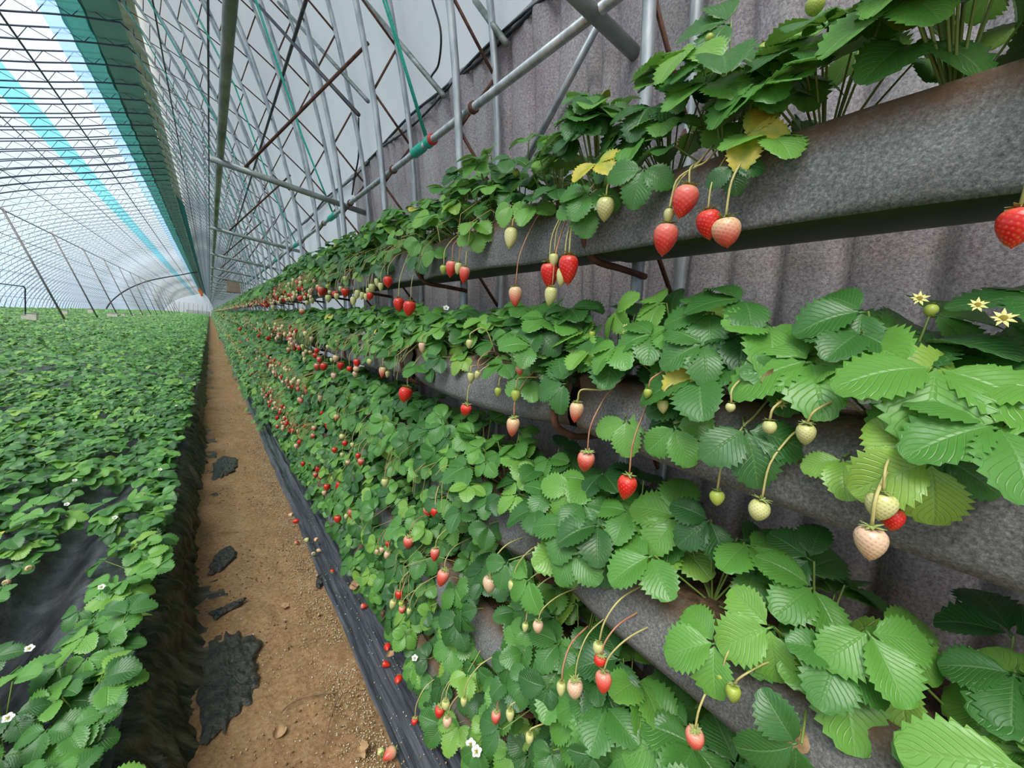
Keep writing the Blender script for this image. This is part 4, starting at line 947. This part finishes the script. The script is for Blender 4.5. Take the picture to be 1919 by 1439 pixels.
def fruit_stalks():
    VV = []; FF = []; CC = []; o = 0
    for ti in range(4):
        for (ya, yb, per, r) in ((0.9, 3, 16, .0012), (3, 12, 46, .0018), (12, 40, 70, .0036), (40, Y_END - 2, 26, .008)):
            for k in range(int((yb - ya) * per)):
                y = rng.uniform(ya, yb); z0 = TT[ti] + rng.uniform(0, .05); dy = rng.gauss(0, .05); L = rng.uniform(.03, .13)
                P = np.array([(.66, y, z0), (.60, y + dy * .4, z0 + .015), (.555 - rng.random() * .02 - .008 * ti, y + dy * .8, z0 - L * .4), (.548 - rng.random() * .02 - .008 * ti, y + dy, z0 - L)])
                v, f = tube(P, r, 3, False); VV.append(np.array(v)); FF.append(np.array(f) + o); o += len(v)
                c = rng.choice(((.44, .44, .13), (.46, .40, .14), (.30, .36, .09), (.42, .28, .11))); CC.append(np.tile(c, (len(v), 1)))
    me = mesh('fruit_stalks', np.vstack(VV), np.vstack(FF), 'bits'); cattr(me, 'col', np.vstack(CC)); return me
obj('fruit_stalks', fruit_stalks(), label='tangle of thin yellowish fruit stalks hanging over the trough edges', category='stalks', kind='stuff')

# ------------------------------------------------------------------ flowers
def petal_mesh():
    V = []; F = []; n = 7
    for j in range(5):
        t = j / 4; w = .5 * math.sin(math.pi * (t * .8 + .12)) ** .8
        for i in range(5): u = i / 2 - 1; V.append((u * w, .12 + t * .95, .10 * abs(u) ** 2 + .12 * t * t))
    F = [(j * 5 + i, j * 5 + i + 1, (j + 1) * 5 + i + 1, (j + 1) * 5 + i) for j in range(4) for i in range(4)]
    return mesh('petal', V, F, 'petal')
PETAL = petal_mesh()
def dome():
    V = [(0, 0, .30)]; F = []
    for j, (r, z) in enumerate(((.14, .26), (.26, .14), (.30, .0))):
        for k in range(10): a = 2 * math.pi * k / 10; V.append((r * math.cos(a), r * math.sin(a), z))
    F = [(0, 1 + k, 1 + (k + 1) % 10) for k in range(10)] + [(1 + j * 10 + k, 11 + j * 10 + k, 11 + j * 10 + (k + 1) % 10, 1 + j * 10 + (k + 1) % 10) for j in range(2) for k in range(10)]
    return mesh('flower_centre', V, F, 'pistil')
DOME = dome(); SEPALS = calyx_mesh(9, 'sepal'); YSEP = calyx_mesh(12, mat_simple('yellow_sepal', (0.60, 0.56, 0.16), (0.70, 0.66, 0.26), scale=50, rough=.6))
FL = {}
def flower(p, n, size, faded, where):
    lab = ('faded yellow star-shaped blossom' if faded else 'white five-petalled strawberry blossom') + f' {where}'
    e = obj('strawberry_flower', None, mat4=m4(frame(n, (0.2, .3, 1)), p, size), label=lab, category='flower', group='strawberry blossoms')
    obj('centre', DOME, e)
    if faded: obj('sepals', YSEP, e, mat4=Matrix.Scale(2.3, 4))
    else:
        obj('sepals', SEPALS, e, mat4=Matrix.Translation((0, 0, -.08)) @ Matrix.Scale(2.0, 4))
        for k in range(5): obj('petal', PETAL, e, mat4=Matrix.Rotation(2 * math.pi * k / 5, 4, 'Z'))
FLW = [(1723, 560, .64, 0.011, True, 'tall above the right leaves of the second trough'), (1880, 597, .60, .012, True, 'near the right edge above the second trough'), (1832, 572, .62, .010, True, 'beside the right edge star above the second trough'), (1627, 742, .60, .013, False, 'low among stems at the right of the second trough'), (1362, 855, .585, .008, True, 'hanging before the felt of the second trough'),
       (1366, 716, .60, .009, True, 'small, under leaves of the second trough'), (1463, 757, .60, .010, True, 'by unripe fruit at the rim of the second trough'), (1173, 613, .64, .009, True, 'small, among the middle leaves of the second trough'), (957, 648, .62, .011, False, 'at the left part of the second trough'), (945, 637, .63, .009, False, 'partly turned away beside another on the second trough'), (965, 620, .64, .012, True, 'yellow and orange above a white blossom on the second trough'),
       (836, 577, .66, .010, False, 'on top of the foliage below the top trough'), (830, 838, .6, .010, False, 'pair, upper, in the third trough'), (833, 846, .595, .008, False, 'pair, lower, in the third trough'), (858, 869, .6, .010, False, 'beside the pair in the third trough'), (882, 1395, .58, .013, False, 'upper of two near the bottom edge'), (893, 1408, .575, .013, False, 'lower of two near the bottom edge'), (777, 1233, .57, .010, False, 'over the black strip in the lower leaves')]
for px, py, x, s, fd, wh in FLW:
    p = at(px, py, X=x); flower(p, -p / np.linalg.norm(p) + np.array([0, 0, .7]), s, fd, wh)
for q, (px, py) in enumerate([(125, 945), (190, 1100), (55, 1215), (140, 900), (215, 970), (300, 880), (330, 760), (15, 1345)]):
    p = at(px, py, Z=BZ + .13); flower(p, np.array([.1, -.5, 1]), .0095, False, ['on tall leaves at the left of the field', 'in the middle of the near field', 'low at the left of the near field', 'behind the bare film gap', 'beside the bare film gap', 'at the field edge by the path', 'far along the field edge', 'at the bottom left corner'][q])

# ------------------------------------------------------------------ things on the path
def scrap(label, outline, thick_seed, mat='scrapfilm', lift=0.012):
    pts = np.array([at(px, py, Z=GZ + .008) for px, py in outline]); c = pts.mean(0)
    P = catmull(np.vstack([pts, pts[:1]]), 10)[:-1]
    P = c + (P - c) * (0.86 + .26 * vnoise(np.arange(len(P)) * .45, np.zeros(len(P)), thick_seed))[:, None]; n = len(P); rings = 26; V = []
    rg = lambda q: 1 - abs(2 * q - 1)
    for j in range(rings):
        f = (j + 1) / rings
        for p in P:
            q = c + (p - c) * f; V.append((q[0] - c[0], q[1] - c[1], 0.002 + lift * .5 * rg(float(vnoise(q[0] * 30 + q[1] * 12, q[1] * 34 - q[0] * 10, thick_seed))) * min(1, (1 - f) * 5 + .25) + 0.007 * rg(float(vnoise(q[0] * 110 + q[1] * 40, q[1] * 80, thick_seed + 1))) * min(1, (1 - f) * 6 + .2)))
    V.append((0, 0, .01)); F = [(j * n + i, (j + 1) * n + i, (j + 1) * n + (i + 1) % n, j * n + (i + 1) % n) for j in range(rings - 1) for i in range(n)] + [(len(V) - 1, i, (i + 1) % n) for i in range(n)]
    obj('torn_film', mesh('torn_film', V, F, mat), loc=(c[0], c[1], GZ + .006), label=label, category='plastic film', group='torn film scraps')
scrap('big crumpled flap of black film on the near path', [(388, 1215), (420, 1190), (455, 1188), (490, 1205), (478, 1235), (484, 1270), (470, 1315), (440, 1350), (405, 1385), (375, 1400), (372, 1310)], 201)
scrap('torn film flap beside the bed, second nearest', [(392, 1150), (412, 1142), (440, 1128), (462, 1122), (450, 1136), (425, 1148), (402, 1162)], 203)
scrap('pointed film flap lying on the middle path', [(392, 1060), (410, 1035), (432, 1022), (445, 1036), (425, 1060), (405, 1075), (390, 1080)], 205)
scrap('small film flap farther along the path', [(398, 868), (420, 855), (445, 862), (440, 880), (420, 893), (400, 898)], 207)
scrap('tiny black film scrap at the strip edge', [(594, 1082), (603, 1076), (606, 1090), (600, 1103), (592, 1100)], 209, lift=.02)
def twig(pts, r, label):
    P = catmull(np.array([at(x, y, Z=GZ + .012) for x, y in pts]), 6); a = P[0]
    P = P + np.stack([np.zeros(len(P)), np.zeros(len(P)), .006 * np.sin(np.linspace(0, 3.1, len(P)))], 1)
    obj('dry_twig', mesh('dry_twig', *tube(P - a, r, 6), 'twig'), loc=tuple(a), label=label, category='twig', group='dry twigs on the path')
twig([(527, 1335), (545, 1320), (575, 1308), (605, 1302), (632, 1297)], .0028, 'long dry twig lying across the near path')
twig([(634, 1305), (625, 1330), (615, 1365), (607, 1398)], .002, 'thin dark twig pointing toward the camera on the path')
twig([(545, 1030), (560, 1018), (585, 1012)], .0015, 'short straw on the path')
twig([(565, 1138), (572, 1150), (575, 1162)], .0022, 'small curled stalk on the middle of the path')
twig([(408, 998), (430, 999), (447, 997)], .0018, 'pale straight stalk beside the bed film')
_dv = []; _dr = random.Random(5)
for j in range(9):
    for i in range(9):
        u, t = i / 4 - 1, j / 8; w = .42 * math.sin(math.pi * (t * .86 + .09)) ** .7 * (1 + .12 * math.sin(i * 2.3 + j * 3.1))
        _dv.append((u * w, t, .32 * u * u * (1 - .3 * t) + .10 * math.sin(t * 7 + u * 2) + .05 * _dr.random()))
DL = mesh('dry_leaf', _dv, [(j * 9 + i, j * 9 + i + 1, (j + 1) * 9 + i + 1, (j + 1) * 9 + i) for j in range(8) for i in range(8)], 'dryleaf')
for px, py, s, z, lab in [(525, 1138, .035, GZ + .01, 'crumpled beige leaf on the path by the straw'), (535, 1360, .04, GZ + .01, 'pale torn leaf on the near path'), (685, 1420, .05, GZ + .012, 'pinkish dry leaf at the bottom of the path'), (600, 1150, .02, GZ + .01, 'grey leaf scrap by the strip'), (655, 1105, .045, GZ + .10, 'dry brown leaf edge over the strip, left of two'), (672, 1103, .045, GZ + .10, 'dry brown leaf edge over the strip, right of two'), (700, 1118, .05, GZ + .16, 'curled tan leaf in the low plants above the strip'), (738, 1225, .03, GZ + .08, 'dry tan leaf at the foot of the plants')]:
    p = at(px, py, Z=z); obj('dry_leaf', DL, mat4=m4(frame((rng.gauss(0, .3), rng.gauss(0, .3), 1), (rng.gauss(0, 1), rng.gauss(0, 1), 0)), p, s), label=lab, category='leaf', group='dry fallen leaves')
for px, py, x, s, lab in [(1498, 1362, .600, .030, 'pale papery dry leaf stuck on the felt of the third trough'), (1452, 700, .60, .03, 'curled orange dead leaf in the second trough'), (1375, 148, .64, .03, 'curled brown dead leaf in the top trough')]:
    p = at(px, py, X=x); obj('dry_leaf', DL, mat4=m4(frame((-1, -.6, .5), (0, .3, -1)), p, s), label=lab, category='leaf', group='dry fallen leaves')
def grit():
    VV = []; FF = []; CC = []; o = 0
    tv = np.array([(-.5, -.4, 0), (.5, -.3, 0), (.1, .5, 0), (0, 0, .6)]); tf = np.array([(0, 2, 1), (0, 1, 3), (1, 2, 3), (2, 0, 3)])
    for k in range(7500):
        y = rng.uniform(0.9, 9) ** 1.0; y = 0.9 + (y - .9) * rng.random(); edge = .474
        x = edge - abs(rng.gauss(0, .075)) if rng.random() < .8 else rng.uniform(.06, .62)
        if x < .03: continue
        s = rng.uniform(.0028, .0078); z = GZ + (.004 if x < edge else .036)
        a = rng.uniform(0, 6.3); R = np.array([[math.cos(a), -math.sin(a), 0], [math.sin(a), math.cos(a), 0], [0, 0, 1]])
        VV.append((tv * s) @ R.T + np.array([x, y, z])); FF.append(tf + o); o += 4
        c = rng.choice(((.55, .46, .30), (.46, .33, .16), (.68, .62, .50), (.30, .19, .09), (.5, .38, .18))); CC.append(np.tile(c, (4, 1)))
    for k in range(1600):
        x = rng.uniform(.05, .45); y = rng.uniform(.9, 7); s = rng.uniform(.003, .011)
        a = rng.uniform(0, 6.3); R = np.array([[math.cos(a), -math.sin(a), 0], [math.sin(a), math.cos(a), 0], [0, 0, 1]])
        VV.append((tv * s) @ R.T + np.array([x, y, GZ - .002])); FF.append(tf + o); o += 4; c = rng.choice(((.15, .085, .04), (.20, .12, .06), (.11, .06, .03))); CC.append(np.tile(c, (4, 1)))
    me = mesh('spilled_grit', np.vstack(VV), np.vstack(FF), 'bits', False); cattr(me, 'col', np.vstack(CC)); return me
obj('spilled_grit', grit(), label='spilled pale grit and crumbs scattered beside the black strip', category='grit', kind='stuff')

# ------------------------------------------------------------------ far things
def field_pos(px, py): return at(px, py, Z=BZ + .16)
def hive(px, py, s, lab, wide=False):
    s *= .55; p = field_pos(px, py); e = obj('hive_box', None, loc=(p[0], p[1], BZ + .13), label=lab, category='box', group='boxes standing in the field')
    w = s * (2.0 if wide else 1)
    obj('body', mesh('hive_body', *box((0, 0, s * .5), (w, s, s)), 'hive', False), e); obj('lid', mesh('hive_lid', *box((0, 0, s * 1.04), (w * 1.08, s * 1.08, s * .12)), 'hivetop', False), e)
hive(47, 597, .30, 'small white box beside a cream box at the left of the field'); hive(61, 598, .42, 'cream box beside a smaller white box at the left of the field'); hive(122, 588, .38, 'small cream box at the foot of the nearest slanting post'); hive(170, 586, .5, 'small brown-lidded box before the far slanting posts'); hive(211, 593, .42, 'wide white bench-like box in the middle of the field', True); hive(231, 592, .34, 'upright white box right of the wide one'); hive(249, 591, .34, 'tiny white box, third right of the wide one'); hive(265, 588, .4, 'tiny white box beyond the others in the field'); hive(279, 592, .3, 'tiny white box nearest the far gable')
for k in range(14):
    y = 24.3 + 6.1 * k
    rod('slanting_post', (-4.55, y, BZ - .3), (-6.3, y, 3.08), 0.036 if k == 0 else .032, 'webgrey', f'slanting steel post from the field to the front roof, {ordinal(k + 1)} from the near end', 'post')['group'] = 'slanting roof posts'
hp = at(48, 597, Z=BZ + .1)
cable([(hp[0] - 2.3, hp[1] + .2, .32), (hp[0] - .3, hp[1], .25), (hp[0] - .02, hp[1], .22), (hp[0], hp[1], -.1), (hp[0], hp[1], -.9)], .022, 'dark water hose coming down by the boxes', 'water_hose')
P = np.array([(x, z) for x, z in IFR]); a3 = np.stack([P[:, 0], np.full(len(P), 68.0), P[:, 1] - .15], 1)
obj('heavy_arch', mesh('heavy_arch', *tube(resample(a3, 60) - np.array([-5, 68, 0]), .075, 8), 'darksteel'), loc=(-5, 68, 0), label='thick dark arch rib halfway down the house', category='arch')
fs = obj('bench', None, loc=(-2.6, Y_END - 1.2, GZ), label='long dark slatted bench in front of the far gable', category='bench')
for k in range(4): obj('slat', mesh('slat', *box((0, 0, .55 + k * .22), (5.4, .5, .1)), 'hivetop', False), fs)
for x in (-2.5, 0, 2.5): obj('leg', mesh('leg', *box((x, 0, .6), (.12, .4, 1.3)), 'hivetop', False), fs)
for x in np.linspace(-8, 0.4, 9):
    rod('gable_post', (x, Y_END - .3, GZ), (x, Y_END - .3, GZ + 3.2), .035, 'darksteel', f'thin upright on the far gable, {ordinal(int(round((x + 8) / 1.05)) + 1)} from the left', 'post')
cb = at(440, 538, X=.62)
e = obj('cardboard_box', None, loc=tuple(cb), label='brown cardboard box hung under the trusses far down the house', category='box')
obj('carton', mesh('carton', *box((0, 0, 0), (.42, .6, .34)), 'board', False), e); obj('flap', mesh('flap', *box((-.22, 0, .19), (.2, .6, .015)), 'board', False), e)
og = at(375, 549, X=-1.35)
ov = [(0, 0, 1.4), (-.55, 0, .9), (.3, .1, .8), (-.3, 0, .3), (.6, 0, .1), (.25, 0, -.9), (.75, .1, -.7), (.2, .25, .3)]
obj('hanging_cloth', mesh('hanging_cloth', np.array(ov) * .6, [(0, 1, 2), (1, 3, 2), (2, 3, 4), (3, 5, 4), (4, 5, 6), (0, 2, 7), (2, 4, 7), (7, 4, 6)], 'orange', False), loc=tuple(og), label='bright orange cloth hanging under the ridge far away', category='cloth')
